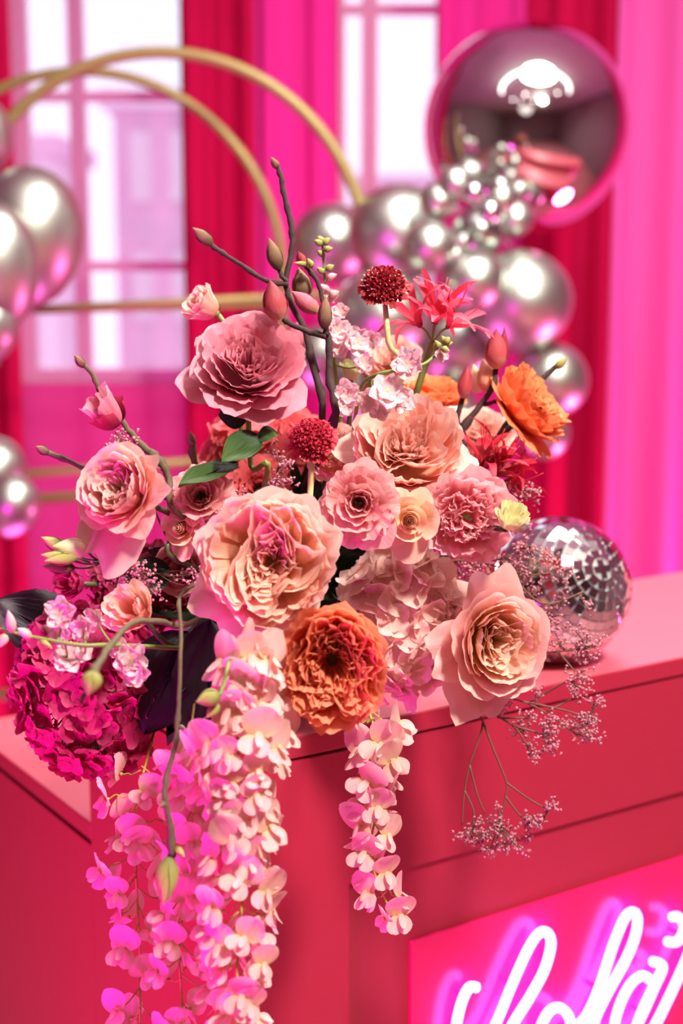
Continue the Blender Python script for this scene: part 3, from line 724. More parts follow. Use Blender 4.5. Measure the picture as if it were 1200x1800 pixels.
# ---------------- clusters
def floret_mesh(name, mat, rng, petals=4, cup=.15, wid=.62, ruf=.05, eye=True):
    mb = MB()
    for i in range(petals):
        w1 = wave(rng); L = rng.uniform(.9, 1.08); c_ = cup * rng.uniform(.4, 1.6)
        def fn(u, v, w1=w1, L=L, c_=c_):
            w = wid * np.sin(PI * np.clip(v * .80 + .08, 0, 1)) ** .75 * (v > 0)
            rr = L * v * (1 - .10 * np.abs(u) ** 2)
            return rr, u * w * .9, c_ * v * v + .10 * np.abs(u) ** 2 * v + ruf * w1(u * 2 + v) * v
        mb.grid(fn, 6, 6, Matrix.Rotation(2 * PI * i / petals + rng.uniform(-.12, .12), 4, 'Z') @ Matrix.Translation((0, 0, .02 * (i % 2))))
    if eye: mb.tube([(0, 0, -.02), (0, 0, .05), (0, 0, .10)], [.05, .06, .01], 6)
    return mb.mesh(name, mat)
def hydrangea(label, px, py, rx, ry, d, mat, n, fpx, seed, depth_scale=.8, tilt=0., end=None, group=None):
    rng = random.Random(seed); c = at(px, py, d); RX, RY = px2m(rx, d), px2m(ry, d)
    t = thing('hydrangea', label, 'hydrangea', c)
    vs = [floret_mesh('floret', M[mat], rng, 4) for _ in range(5)]
    s = px2m(fpx, d); ga = PI * (3 - 5 ** .5)
    mb = MB()
    for i in range(n):
        z = 1 - 2 * (i + .5) / n
        if z < -.55: continue
        r = math.sqrt(1 - z * z); a = ga * i
        # axis of the head points towards the viewer, up a little
        dx, dy, dz = r * math.cos(a), -z, r * math.sin(a)
        k = rng.uniform(.86, 1.04)
        p = Vector((dx * RX * k, dy * RX * depth_scale * k, dz * RY * k))
        nn = Vector((dx / RX, dy / (RX * depth_scale), dz / RY)).normalized() + Vector((rng.gauss(0, .36), rng.gauss(0, .36), rng.gauss(0, .36)))
        o = obj('floret', vs[i % 5], t, p, face_quat(nn, rng.uniform(0, 6.28)), s * rng.uniform(.85, 1.15))
        if i % 2 == 0: mb.tube(smooth_path([p * .98, p * .6, Vector((0, .1 * RX, 0))], 2), .0007, 4, False)
    o = obj('flower_stalks', mb.mesh('stalks', M['stem']), t); o['kind'] = 'stuff'
    stem_part(t, c + Vector((0, .1 * RX, 0)), (end or FOAM) - c, rng, 'stem', .003, end=end)
    return t

def wisteria_blossom(rng, mat):
    mb = MB(); w1 = wave(rng)
    cu = rng.uniform(.18, .5)
    def std(u, v):      # broad round standard petal, cupped
        w = .70 * np.sin(PI * np.clip(.10 + v * .80, 0, 1)) ** .55
        return u * w, -.05 + .10 * np.abs(u) ** 2 * v - cu * v * v + .03 * w1(u * 2), 1.05 * v * (1 - .10 * u * u)
    mb.grid(std, 8, 8)
    for sgn in (-1, 1):
        w2 = wave(rng); sp = rng.uniform(.15, .34)
        def wing(u, v, sgn=sgn, w2=w2, sp=sp):
            w = .46 * np.sin(PI * np.clip(.12 + v * .76, 0, 1)) ** .6
            return sgn * sp * v + u * w, -.12 - .32 * v + .12 * u * u + .03 * w2(u * 2), -.66 * v * (1 - .1 * u * u)
        mb.grid(wing, 6, 6)
    def keel(u, v):
        w = .16 * np.sin(PI * np.clip(.12 + v * .76, 0, 1)) ** .7
        return u * w, -.22 - .40 * v + .3 * np.abs(u) * w, .15 - .45 * v
    mb.grid(keel, 4, 5)
    return mb.mesh('blossom', M[mat])
RW = random.Random(77)
WB = [wisteria_blossom(RW, 'wist') for _ in range(8)]
mbp = MB(); mbp.tube(smooth_path([(0, .02, 0), (0, .25, .12), (0, .5, .05), (0, .72, .22)], 4), [.035, .028, .025, .03], 6); PED = mbp.mesh('pedicel', M['pedicel'])
mbp = MB(); mbp.tube([(0, -.06, .05), (0, .0, .0), (0, .07, .0)], [.03, .10, .05], 7); CAL = mbp.mesh('calyx', M['pedicel'])
def wisteria(label, pts, d0, d1, halfw, n, bpx, seed, top_to=None, gap=None):
    rng = random.Random(seed); P = smooth_path(poly(pts, d0, d1), 6)
    t = thing('wisteria', label, 'wisteria', P[0])
    mb = MB(); pp = list(P)
    if top_to is not None: pp = smooth_path([top_to, (Vector(top_to) + P[0]) * .5 + Vector((0, -.02, .03)), P[0]], 5)[:-1] + pp
    mb.tube(pp, [.0013, .0011, .0009], 6); world_part('stem', mb, M['pedicel'], t)
    dd = (d0 + d1) / 2; s0 = px2m(bpx, dd)
    for i in range(n):
        f = (i + rng.uniform(.1, .9)) / n; k = min(len(P) - 2, int(f * (len(P) - 1))); c = P[k].lerp(P[k + 1], f * (len(P) - 1) - k)
        a = i * 2.4 + rng.uniform(-.4, .4)
        hw = halfw(f) if callable(halfw) else halfw
        r = px2m(hw, dd) * rng.uniform(.45, 1.0)
        off = Vector((math.cos(a) * r, math.sin(a) * r * .75, rng.uniform(-.006, .006)))
        nrm = Vector((math.cos(a), math.sin(a) - .55, rng.uniform(-.15, .45))).normalized()   # petals face away from the stem
        # local -Y of the blossom looks along nrm
        q = (nrm).to_track_quat('-Y', 'Z') @ Quaternion((0, 1, 0), rng.uniform(-.7, .7))
        s = s0 * rng.uniform(.8, 1.2) * (1 - .25 * f)
        b = obj('blossom', WB[rng.randrange(8)], t, c - P[0] + off, q, s)
        obj('calyx', CAL, b)
        mb = MB(); w = c + off - nrm * s * .05; mb.tube(smooth_path([w, w - nrm * s * .3 + Vector((0, 0, s * .15)), (w + c) * .5 + Vector((0, 0, .004)), c + Vector((0, 0, .012))], 3), .00065, 5)
        world_part('pedicel', mb, M['pedicel'], t)
    return t

def bud_part(root, base, tip, wpx_m, mat, name='bud', scales=3):
    base = Vector(base); tip = Vector(tip); ax = (tip - base); L = ax.length; q = ax.to_track_quat('Z', 'Y').to_matrix()
    mb = MB(); R = wpx_m / 2
    prof = [(0, .35), (.08, .62), (.25, .95), (.42, 1.0), (.62, .82), (.8, .5), (.93, .2), (1.0, .03)]
    n = 12
    V = []; T = []
    for v, r in prof:
        for i in range(n):
            th = 2 * PI * i / n; rr = R * r * (1 + .05 * math.sin(3 * th + 5 * v))
            V.append(base + q @ Vector((rr * math.cos(th), rr * math.sin(th), L * v))); T.append((i / n, v))
    F = [(j * n + i, j * n + (i + 1) % n, (j + 1) * n + (i + 1) % n, (j + 1) * n + i) for j in range(len(prof) - 1) for i in range(n)]
    mb.add(V, F, T)
    for k in range(scales):       # overlapping scales wrapped round the bud
        a0 = k * 2.2; top = .96 - .10 * k
        def fn(u, v, a0=a0, top=top):
            vv = v * top; pr = np.interp(vv, [p[0] for p in prof], [p[1] for p in prof]) * R * 1.07 + .0002
            th = a0 + u * 1.15 * (1 - .85 * v ** 1.6)
            return pr * np.cos(th), pr * np.sin(th), L * vv
        Vg, Fg, Tg = grid_arrays(fn, 6, 8); mb.add([base + q @ Vector(v) for v in Vg], Fg, Tg)
    return world_part(name, mb, M[mat], root)
def branch_tube(mb, pts, rads, rng, knots=True):
    P = smooth_path(pts, 5); n = len(P)
    R = list(np.interp(np.linspace(0, 1, n), np.linspace(0, 1, len(rads)), rads))
    if knots:
        for i in range(n):
            if rng.random() < .16: R[i] *= rng.uniform(1.2, 1.5)
            P[i] = P[i] + Vector((rng.gauss(0, 1), rng.gauss(0, 1), rng.gauss(0, 1))) * R[i] * .12
    mb.tube(P, R, 8)

# ================================================================== FLOWERS: the arrangement
D2 = math.radians
# --- garden roses
rose('garden_rose', 'huge blush peach garden rose with quartered folds at the centre', 'rose', 472, 985, 112, 1.10, (-.06, -1, .22), 'quartered', 'peach', 11,
     outer=[(D2(215), 1.30, .30, .50, .10, .22), (D2(245), 1.35, .25, .45, .12, .15), (D2(300), 1.12, .32, .5, .08, .10), (D2(165), 1.12, .36, .5, .05, .12), (D2(20), 1.10, .34, .5, .06, .08), (D2(90), 1.10, .36, .55, .05, .05), (D2(55), 1.08, .42, .5, .05, .08)], outer_mat='blush')
t1 = rose('garden_rose', 'mauve pink garden rose standing tall under the branch buds', 'rose', 436, 638, 92, 1.20, (.05, -.80, .62), 'rosette', 'mauve', 12,
     outer=[(D2(195), 1.30, .14, .50, .02, .05), (D2(320), 1.22, .12, .60, .05, .06), (D2(285), 1.10, .15, .6, .06, .04), (D2(140), 1.12, .3, .5, .05, .05)], stem_mat='stem', stem_dir=(.02, .0, -1), stem_mid=[at(470, 830, 1.22)])
leaf_part(t1, at(452, 765, 1.205), at(397, 800, 1.16), (.1, -.9, .6), .028, 'leaf'); leaf_part(t1, at(452, 768, 1.205), at(487, 760, 1.20), (.1, -.6, .8), .020, 'leaf')
leaf_part(t1, at(418, 815, 1.21), at(318, 838, 1.14), (.1, -.45, .9), .026, 'leaf', .1); leaf_part(t1, at(440, 722, 1.24), at(380, 728, 1.25), (.1, -.9, .2), .030, 'leaf_deep')
rose('garden_rose', 'pale pink cupped rose at the left with long drooping outer petals', 'rose', 212, 862, 76, 1.13, (-.42, -.80, .42), 'cup', 'blush', 13,
     outer=[(D2(268), 1.75, .05, .48, .10, .30), (D2(235), 1.55, .05, .50, .02, .25), (D2(5), 1.15, .40, .5, .0, .35), (D2(40), 1.05, .62, .5, .0, .25), (D2(310), 1.15, .28, .5, .08, .2)], stem_mat='stem_dark', stem_mid=[at(310, 985, 1.2)])
rose('garden_rose', 'peach pink many petalled rose below the pale stock', 'rose', 716, 782, 96, 1.24, (-.03, -.74, .66), 'quartered', 'coral', 14,
     outer=[(D2(175), 1.22, .30, .5, .08, .2), (D2(350), 1.15, .25, .5, .10, .15), (D2(285), 1.10, .22, .5, .08, .1), (D2(235), 1.1, .28, .5, .08, .1)])
rose('garden_rose', 'cream peach cupped rose hanging over the bar edge by the mirror ball', 'rose', 872, 1128, 86, 1.235, (.30, -.92, .10), 'cup', 'cream', 15, squash=(1, 1.10, 1),
     outer=[(D2(75), 1.25, .40, .45, .05, .30), (D2(105), 1.2, .42, .45, .05, .2), (D2(178), 1.30, .30, .40, .08, .25), (D2(200), 1.28, .32, .42, .05, .2), (D2(240), 1.45, .22, .50, .05, .40), (D2(265), 1.3, .25, .5, .08, .2), (D2(320), 1.08, .4, .5, .05, .1)], outer_mat='blush')
rose('garden_rose', 'deep orange ruffled rose at the front edge of the bar', 'rose', 585, 1168, 97, 1.09, (.06, -1, -.04), 'ruffled', 'orange', 16, squash=(1, 1.22, 1), stem_mid=[at(570, 1130, 1.22)])
rose('garden_rose', 'tangerine orange rose turned away at the right of the arrangement', 'rose', 930, 712, 80, 1.34, (.74, -.26, .62), 'ruffled', 'tanger', 17,
     outer=[(D2(180), 1.05, .2, .6, .05, .05), (D2(230), 1.1, .15, .6, .1, .05), (D2(270), 1.1, .2, .6, .1, .05), (D2(130), 1.05, .3, .6, .05, .05)], stem_mat='stem_dark', stem_dir=(-.6, .3, -.7))
# --- smaller blooms
rose('spray_rose', 'small pale peach rose with a tight spiral heart between two lisianthus', 'rose', 720, 915, 46, 1.19, (.02, -1, .12), 'spiral', 'spray', 21,
     outer=[(D2(270), 1.55, .1, .6, .05, .1), (D2(225), 1.2, .2, .5, .05, .1), (D2(60), 1.25, .2, .5, .05, .1), (D2(120), 1.3, .2, .5, .05, .1)])
rose('lisianthus', 'dusty pink frilled lisianthus with a dark open throat', 'lisianthus', 630, 884, 60, 1.175, (-.05, -1, .15), 'frilled', 'dusty', 22,
     outer=[(D2(300), 1.45, .12, .6, .1, .05), (D2(250), 1.3, .12, .6, .1, .05), (D2(80), 1.25, .2, .6, .1, .05)])
rose('lisianthus', 'carnation pink frilly lisianthus next to the cream bud', 'lisianthus', 822, 908, 76, 1.21, (.08, -1, .10), 'carnation', 'carn', 23)
rose('lisianthus', 'half open cream and green lisianthus bud by the mirror ball', 'lisianthus', 897, 914, 38, 1.185, (.25, -.45, .85), 'bud', 'creamgreen', 24, stem_dir=(-.55, .85, -.1), stem_mid=[at(820, 960, 1.33)])
rose('lisianthus', 'small pink and cream lisianthus bloom above the mauve rose', 'lisianthus', 362, 540, 46, 1.27, (-.65, -.35, .45), 'bud', 'coral', 25, stem_mat='stem', stem_dir=(.4, .2, -.6), stem_mid=[at(420, 700, 1.3)])
rose('lisianthus', 'peach pink lisianthus tucked behind the crimson scabiosa', 'lisianthus', 590, 795, 52, 1.28, (.1, -.9, .4), 'carnation', 'coral', 26)
rose('lisianthus', 'dusty rose lisianthus between the pale cupped rose and the leaves', 'lisianthus', 352, 872, 52, 1.19, (.0, -.9, .45), 'frilled', 'dusty', 27)
rose('spray_rose', 'small peach spray rose under the dusty lisianthus at the left', 'rose', 318, 928, 40, 1.19, (-.25, -.95, .2), 'spiral', 'spray', 28, outer=[(D2(60), 1.3, .3, .5, .05, .1), (D2(270), 1.35, .1, .5, .05, .1)])
rose('spray_rose', 'rosy spray rose behind the huge blush rose at its left edge', 'rose', 318, 1000, 48, 1.24, (-.2, -.95, .0), 'cup', 'dusty', 29)
rose('garden_rose', 'peach rose half hidden behind the pale stock blossoms', 'rose', 690, 632, 46, 1.42, (-.1, -.8, .5), 'rosette', 'coral', 30)
rose('garden_rose', 'peach orange rose seen from behind beside the nerine stem', 'rose', 765, 690, 54, 1.40, (.1, -.3, .9), 'rosette', 'tanger', 31)
rose('garden_rose', 'pale coral rose behind the brown branch under the tangerine rose', 'rose', 848, 762, 54, 1.44, (.1, -.7, .6), 'rosette', 'coral', 32)
rose('lisianthus', 'folded blush bloom resting on the magenta hydrangea', 'lisianthus', 236, 1076, 60, 1.13, (-.35, -.75, .5), 'bud', 'coral', 33)
rose('lisianthus', 'magenta pink lisianthus behind the green buds at the left', 'lisianthus', 128, 1026, 40, 1.27, (-.5, -.7, .2), 'bud', 'hyd_mag', 34)
rose('lisianthus', 'pale yellow green lisianthus bud beneath the stock', 'lisianthus', 618, 655, 28, 1.30, (.1, -.3, 1), 'bud', 'creamgreen', 35)
rose('lisianthus', 'coral red bloom low behind the green leaves', 'lisianthus', 455, 860, 55, 1.32, (-.1, -.9, .4), 'frilled', 'hyd_coral', 36)

# --- hydrangeas
h1 = hydrangea('pale pink hydrangea head between the orange and the cream peach rose', 702, 1092, 100, 128, 1.275, 'hyd_pale', 130, 37, 41, .62)
h2 = hydrangea('deep magenta hydrangea head hanging off the left bar corner', 152, 1212, 126, 150, 1.20, 'hyd_mag', 290, 25, 42, .72)
h3 = hydrangea('coral hydrangea head behind the green rose leaves', 468, 800, 105, 78, 1.42, 'hyd_coral', 110, 28, 43, .6)
hydrangea('dusky burgundy hydrangea behind the green lisianthus buds', 250, 1030, 85, 70, 1.31, 'hyd_burg', 100, 24, 44, .6)
leaf_part(h2, at(128, 1130, 1.22), at(-8, 1052, 1.20), (.1, -.75, .7), .062, 'leaf_dark', .12, ser=.03)
leaf_part(h2, at(330, 1110, 1.20), at(255, 1290, 1.17), (.1, -1, .1), .07, 'leaf_dark', .10)
leaf_part(h2, at(370, 1090, 1.19), at(355, 1370, 1.13), (-.2, -1, .1), .062, 'leaf_dark', .08, ser=.03)
leaf_part(h2, at(300, 1000, 1.22), at(205, 1030, 1.2), (.1, -.8, .4), .034, 'leaf_deep')
# --- dark collar leaves around the bowl
def collar(label, specs, seed):
    rng = random.Random(seed); t = thing('leaf_sprig', label, 'foliage', FOAM + Vector((0, 0, .07)))
    mb = MB()
    for (px, py, d, w, m) in specs:
        tip = at(px, py, d); b = FOAM + (tip - FOAM) * .28 + Vector((0, 0, .05))
        mb.tube(smooth_path([FOAM + Vector((0, 0, .08)), (FOAM + b) * .5 + Vector((0, 0, .06)), b], 4), .0016, 6)
        leaf_part(t, b, tip, (rng.uniform(-.3, .3), -.8, .5), w, m, .12)
    world_part('stem', mb, M['stem_dark'], t)
collar('dark leaves filling the shade under the huge blush rose', [(290, 1250, 1.17, .05, 'leaf_deep'), (350, 1180, 1.15, .06, 'leaf_dark'), (420, 1190, 1.14, .05, 'leaf_deep'), (300, 1140, 1.18, .06, 'leaf_deep'), (400, 1280, 1.15, .05, 'leaf_dark'), (260, 1190, 1.2, .05, 'leaf_dark')], 1)
collar('dark leaves between the cupped pale rose and the coral hydrangea', [(400, 880, 1.25, .05, 'leaf_deep'), (300, 960, 1.25, .05, 'leaf_dark'), (250, 1040, 1.26, .05, 'leaf_deep'), (460, 900, 1.26, .05, 'leaf_dark'), (560, 870, 1.27, .04, 'leaf_deep'), (520, 840, 1.3, .05, 'leaf_deep')], 2)
collar('dark leaves behind the pale hydrangea and the cream rose', [(800, 1150, 1.3, .04, 'leaf_deep'), (640, 960, 1.28, .05, 'leaf_deep'), (780, 1000, 1.33, .05, 'leaf_deep'), (690, 860, 1.3, .04, 'leaf_deep'), (780, 850, 1.33, .04, 'leaf_deep'), (560, 1040, 1.25, .05, 'leaf_deep')], 3)

# --- scabiosas
def scabiosa(label, px, py, rpx, d, nrm, mat, seed, stem_pts, pins=True, tall=1.):
    rng = random.Random(seed); R = px2m(rpx, d); n = Vector(nrm).normalized(); loc = at(px, py, d) - n * R * .35
    t = thing('scabiosa', label, 'scabiosa', loc, face_quat(n), R)
    V = []; T = []; sg, rgn = 20, 10
    for j in range(rgn + 1):
        a = PI * .62 * j / rgn
        for i in range(sg): V.append((.66 * math.sin(a) * math.cos(2 * PI * i / sg), .66 * math.sin(a) * math.sin(2 * PI * i / sg), .25 + .66 * tall * math.cos(a))); T.append((i / sg, .2))
    obj('flower_head', mesh_from('head', V, [(j * sg + i, (j + 1) * sg + i, (j + 1) * sg + (i + 1) % sg, j * sg + (i + 1) % sg) for j in range(rgn) for i in range(sg)], M[mat], T), t)
    mb = MB(); pm = MB(); ga = PI * (3 - 5 ** .5)
    for i in range(150):
        z = 1 - 1.25 * (i + .5) / 150; r = math.sqrt(max(0, 1 - z * z)); a = ga * i
        nn = Vector((r * math.cos(a), r * math.sin(a), z)); p = Vector((nn.x * .66, nn.y * .66, .25 + nn.z * .66 * tall))
        q = face_quat(nn + Vector((rng.gauss(0, .2), rng.gauss(0, .2), rng.gauss(0, .2))), rng.uniform(0, 6.28)).to_matrix().to_4x4()
        s = rng.uniform(.09, .13)
        for k in range(4):
            def fn(u, v, s=s): return s * (.2 + v), u * s * .55 * (.5 + v * .5), s * (.6 * v + .3 * v * v) + s * .15 * np.cos(u * 4)
            mb.grid(fn, 2, 2, Matrix.Translation(p) @ q @ Matrix.Rotation(k * PI / 2, 4, 'Z'))
        if pins and rng.random() < .45: pm.tube([p, p + nn * .16, p + nn * .19], [.008, .008, .02], 4)
    o = obj('disc_florets', mb.mesh('florets', M[mat]), t); o['kind'] = 'stuff'
    if pins: o = obj('pins', pm.mesh('pins', M['pin']), t); o['kind'] = 'stuff'
    for ring, (nn_, R_, z_) in enumerate(((13, .95, .02), (12, .85, .16))):
        for i in range(nn_):
            w1 = wave(rng, (4, 7, 12))
            def fn(u, v, R_=R_, z_=z_, w1=w1):
                return R_ * (.4 + .6 * v), u * .17 * (.4 + .6 * v), z_ + .25 - .12 * v * v + .05 * w1(u * 2) * v
            o = obj('ray_petal', grid_mesh('ray', fn, 8, 5, M[mat]), t); o.rotation_euler = (rng.gauss(0, .1), rng.gauss(0, .15), 2 * PI * (i + .4 * ring) / nn_ + rng.uniform(-.1, .1))
    mb = MB(); mb.tube(smooth_path([loc + n * R * .1] + stem_pts, 6), [.0024, .0026, .0026], 8); world_part('stem', mb, M['stem_cream'], t)
rs = random.Random(5)
scabiosa('dark red scabiosa pincushion standing highest on a pale stem', 674, 502, 50, 1.24, (-.1, -.55, .85), 'scab', 51, [at(682, 600, 1.24), at(690, 700, 1.28), foam_pt(rs)])
scabiosa('crimson scabiosa pincushion before the coral hydrangea', 549, 770, 49, 1.16, (-.05, -.75, .6), 'scab2', 52, [at(546, 850, 1.17), at(543, 930, 1.2), foam_pt(rs)], False)

# --- nerines
def nerine(label, px, py, d, mat, seed, flor, Lpx, stem_pts, stem_mat='stem'):
    rng = random.Random(seed); L = px2m(Lpx, d); c = at(px, py, d)
    t = thing('nerine', label, 'nerine', c)
    fil = MB(); ped = MB()
    for (dx, dy, dz) in flor:
        ax = Vector((dx, dy, dz)).normalized(); q = face_quat(ax, rng.uniform(0, 6.28)); b = ax * L * .35
        ped.tube(smooth_path([c, c + ax * L * .2 + Vector((0, 0, .002)), c + b], 3), .0011, 6)
        for k in range(6):
            w1 = wave(rng, (5, 9, 14)); ln = L * rng.uniform(.85, 1.15); cu = rng.uniform(.6, 1.5); sp = rng.uniform(.45, .75)
            def fn(u, v, w1=w1, ln=ln, cu=cu, sp=sp):
                th = sp * .6 + cu * v * 1.5       # bends outward from the axis and recurves at the tip
                x = ln * (sp * v + .28 * v * v * cu); z = ln * (.82 * v - .42 * cu * v ** 3)
                w = L * .078 * np.sin(PI * np.clip(.12 + v * .86, 0, 1)) ** .6
                return x, u * w, z + L * .010 * w1(v * 3) * u + .25 * w * np.abs(u)
            o = obj('tepal', grid_mesh('tepal', fn, 4, 12, M[mat]), t, b, q @ Quaternion((0, 0, 1), k * PI / 3 + rng.uniform(-.2, .2)))
        for k in range(3):
            a = rng.uniform(0, 6.28); e = q @ Vector((math.cos(a) * .25, math.sin(a) * .25, .8)) * L
            fil.tube(smooth_path([c + b, c + b + e * .55 + Vector((0, 0, -.002)), c + b + e], 3), [.0004, .0003, .0006], 4)
    world_part('pedicels', ped, M['stem'], t); o = world_part('filaments', fil, M[mat], t); o['kind'] = 'stuff'
    mb = MB(); mb.tube(smooth_path([c] + stem_pts, 6), [.003, .0034], 8); world_part('stem', mb, M[stem_mat], t)
nerine('bright red pink nerine with curling tepals on a green stem', 760, 602, 1.28, 'nerine', 61, [(-.6, -.35, .8), (.1, -.5, 1), (.65, -.3, .7), (.1, .5, .9)], 104, [at(732, 690, 1.29), at(715, 760, 1.34), foam_pt(rs)])
nerine('deep red nerine beside the frilly pink lisianthus', 842, 858, 1.30, 'nerine2', 62, [(.7, -.3, .7), (.2, -.3, 1), (.9, -.2, .1), (-.1, -.2, 1), (.75, .2, .55)], 98, [at(820, 900, 1.33), foam_pt(rs)], 'stem_dark')

# --- stocks
STK = [floret_mesh('stock_blossom', M['stock'], random.Random(700 + i), 5, .25, .55, .10) for i in range(4)]
def stock(label, pts, d0, d1, blossoms, buds, seed, rad=.0020, mat='stem'):
    rng = random.Random(seed); P = poly(pts, d0, d1); t = thing('stock_stem', label, 'stock flower', P[0])
    mb = MB(); mb.tube(smooth_path(P, 6), [rad, rad * .8, rad * .5], 8); world_part('stem', mb, M[mat], t)
    for (x, y, r, d) in blossoms:
        p = at(x, y, d); nn = Vector((rng.uniform(-.5, .5), -1, rng.uniform(-.1, .6)))
        b = obj('blossom', STK[rng.randrange(4)], t, p - P[0], face_quat(nn, rng.uniform(0, 6)), px2m(r, d))
        o = obj('inner_petals', STK[rng.randrange(4)], b, (0, 0, .12), (0, 0, rng.uniform(.4, .9)), .66)
        near = min(smooth_path(P, 6), key=lambda w: (w - p).length); m2 = MB(); m2.tube(smooth_path([p, (p + near) * .5 + Vector((0, .003, -.004)), near], 3), .0009, 5); world_part('pedicel', m2, M[mat], t)
    for (x, y, x2, y2, w, d, m) in buds:
        bud_part(t, at(x, y, d), at(x2, y2, d - .004), px2m(w, d), m, 'bud', 2)
        p = at(x, y, d); near = min(smooth_path(P, 6), key=lambda w_: (w_ - p).length)
        if (near - p).length > .002:
            m2 = MB(); m2.tube([p, near], .0007, 5); world_part('pedicel', m2, M[mat], t)
    return t
g = 'bud_green'
stock('upright pale pink stock spike with green buds at its tip', [(600, 760), (588, 640), (575, 540), (566, 425)], 1.30, 1.27,
      [(598, 548, 17, 1.26), (592, 582, 24, 1.25), (628, 602, 28, 1.24), (600, 610, 24, 1.25), (655, 600, 20, 1.26), (612, 690, 26, 1.25), (582, 520, 14, 1.27), (640, 640, 20, 1.26), (606, 715, 20, 1.25)],
      [(566, 425, 558, 415, 12, 1.27, g), (566, 430, 552, 422, 12, 1.265, g), (568, 430, 580, 418, 12, 1.27, g), (569, 440, 585, 436, 11, 1.265, g), (570, 450, 556, 440, 11, 1.27, g), (573, 475, 587, 466, 12, 1.27, g), (575, 490, 592, 482, 12, 1.265, 'stock'), (570, 480, 556, 470, 11, 1.27, g), (578, 510, 560, 500, 12, 1.27, 'stock'), (580, 520, 596, 512, 13, 1.265, 'stock')], 71)
stock('arching pale pink stock stem above the peach pink rose', [(620, 770, 1.30), (632, 690, 1.22), (655, 662, 1.18), (700, 650, 1.17), (745, 640, 1.17), (772, 616, 1.18), (785, 603, 1.18)], 1.2, 1.18,
      [(718, 640, 30, 1.16), (680, 690, 34, 1.165), (650, 705, 24, 1.18), (705, 700, 26, 1.175), (668, 720, 22, 1.185), (612, 695, 24, 1.2), (775, 622, 15, 1.175)],
      [(782, 604, 776, 590, 12, 1.18, g), (782, 604, 790, 592, 12, 1.175, g), (780, 608, 796, 602, 12, 1.18, g), (776, 612, 790, 618, 12, 1.17, g), (772, 612, 764, 598, 12, 1.175, g), (768, 618, 762, 604, 11, 1.18, g)], 72)
stock('reclining stock stem over the magenta hydrangea at the left', [(330, 1140, 1.2), (200, 1134, 1.09), (140, 1134, 1.07), (60, 1120, 1.07), (-12, 1103, 1.08)], 1.08, 1.08,
      [(108, 1078, 30, 1.07), (102, 1112, 26, 1.08), (146, 1104, 26, 1.09), (168, 1088, 22, 1.1), (118, 1158, 28, 1.08), (145, 1148, 20, 1.09), (228, 1160, 32, 1.10), (240, 1185, 28, 1.10), (210, 1140, 22, 1.1)],
      [(22, 1112, 14, 1072, 18, 1.07, 'stock'), (54, 1120, 30, 1104, 16, 1.065, 'stock'), (82, 1124, 62, 1092, 16, 1.08, 'hyd_mag'), (10, 1115, 0, 1138, 16, 1.07, 'stock'), (70, 1125, 92, 1140, 12, 1.07, g)], 73)

# --- lisianthus bud spray at far left
def bud_spray(label, stem, buds, seed, mat='stem_dark'):
    rng = random.Random(seed); P = poly(stem, 1.2); t = thing('lisianthus_buds', label, 'lisianthus', P[0])
    mb = MB(); mb.tube(smooth_path(P, 5), .0016, 6)
    for (x, y, x2, y2, w, d, m) in buds:
        b = at(x, y, d); near = P[-1]
        mb.tube(smooth_path([b, (b + near) * .5 + Vector((0, 0, -.003)), near], 3), .0010, 6)
    world_part('stem', mb, M[mat], t)
    for (x, y, x2, y2, w, d, m) in buds: bud_part(t, at(x, y, d), at(x2, y2, d - .01), px2m(w, d), m, 'bud', 3)
bud_spray('cluster of pale green lisianthus buds left of the pale cupped rose', [(300, 1010, 1.25), (240, 1000, 1.2), (185, 985, 1.16)],
          [(152, 968, 92, 960, 36, 1.15, 'creamgreen'), (118, 968, 72, 944, 24, 1.16, g), (125, 985, 72, 975, 24, 1.14, g), (130, 998, 74, 996, 22, 1.15, 'bud_brown'), (135, 980, 78, 986, 20, 1.13, g)], 1)

# --- magnolia branches
def magnolia(label, tubes, buds, seed, mat='bark'):
    """tubes: (pixel points, depth, radii in px); buds: base px, tip px, width px, depth, material"""
    rng = random.Random(seed); p0 = at(*tubes[0][0][0][:2], tubes[0][1]) if len(tubes[0][0][0]) < 3 else at(*tubes[0][0][0])
    t = thing('magnolia_branch', label, 'branch', p0)
    for k, (pts, d, rads) in enumerate(tubes):
        mb = MB(); P = poly(pts, d)
        if k == 0: P = [foam_pt(rng), (FOAM + P[0]) * .5 + Vector((0, 0, .06))] + P
        branch_tube(mb, P, [px2m(r * .8, d) for r in (([rads[0]] + list(rads)) if k == 0 else rads)], rng)
        world_part('branch' if k == 0 else 'twig', mb, M[mat], t)
    for (x, y, x2, y2, w, d, m) in buds: bud_part(t, at(x, y, d), at(x2, y2, d - .006), px2m(w, d), m)
    return t
magnolia('tallest dark magnolia branch with a bare tip above the mauve rose',
         [([(566, 735), (548, 640), (538, 585), (512, 535), (503, 495), (512, 440), (512, 400), (500, 345), (492, 305), (483, 284)], 1.27, (8, 7, 6.5, 5.5, 4.5)),
          ([(506, 500), (466, 492), (400, 450), (368, 428)], 1.265, (5.5, 5, 4.5, 5.5)), ([(506, 496), (495, 485), (490, 470)], 1.265, (5, 5, 5)), ([(540, 590), (556, 645), (560, 655)], 1.28, (4, 4, 3))],
         [(372, 430, 338, 400, 22, 1.265, 'bud_brown'), (490, 474, 472, 418, 26, 1.262, 'bud_brown'), (488, 296, 476, 276, 13, 1.27, 'bud_brown')], 81)
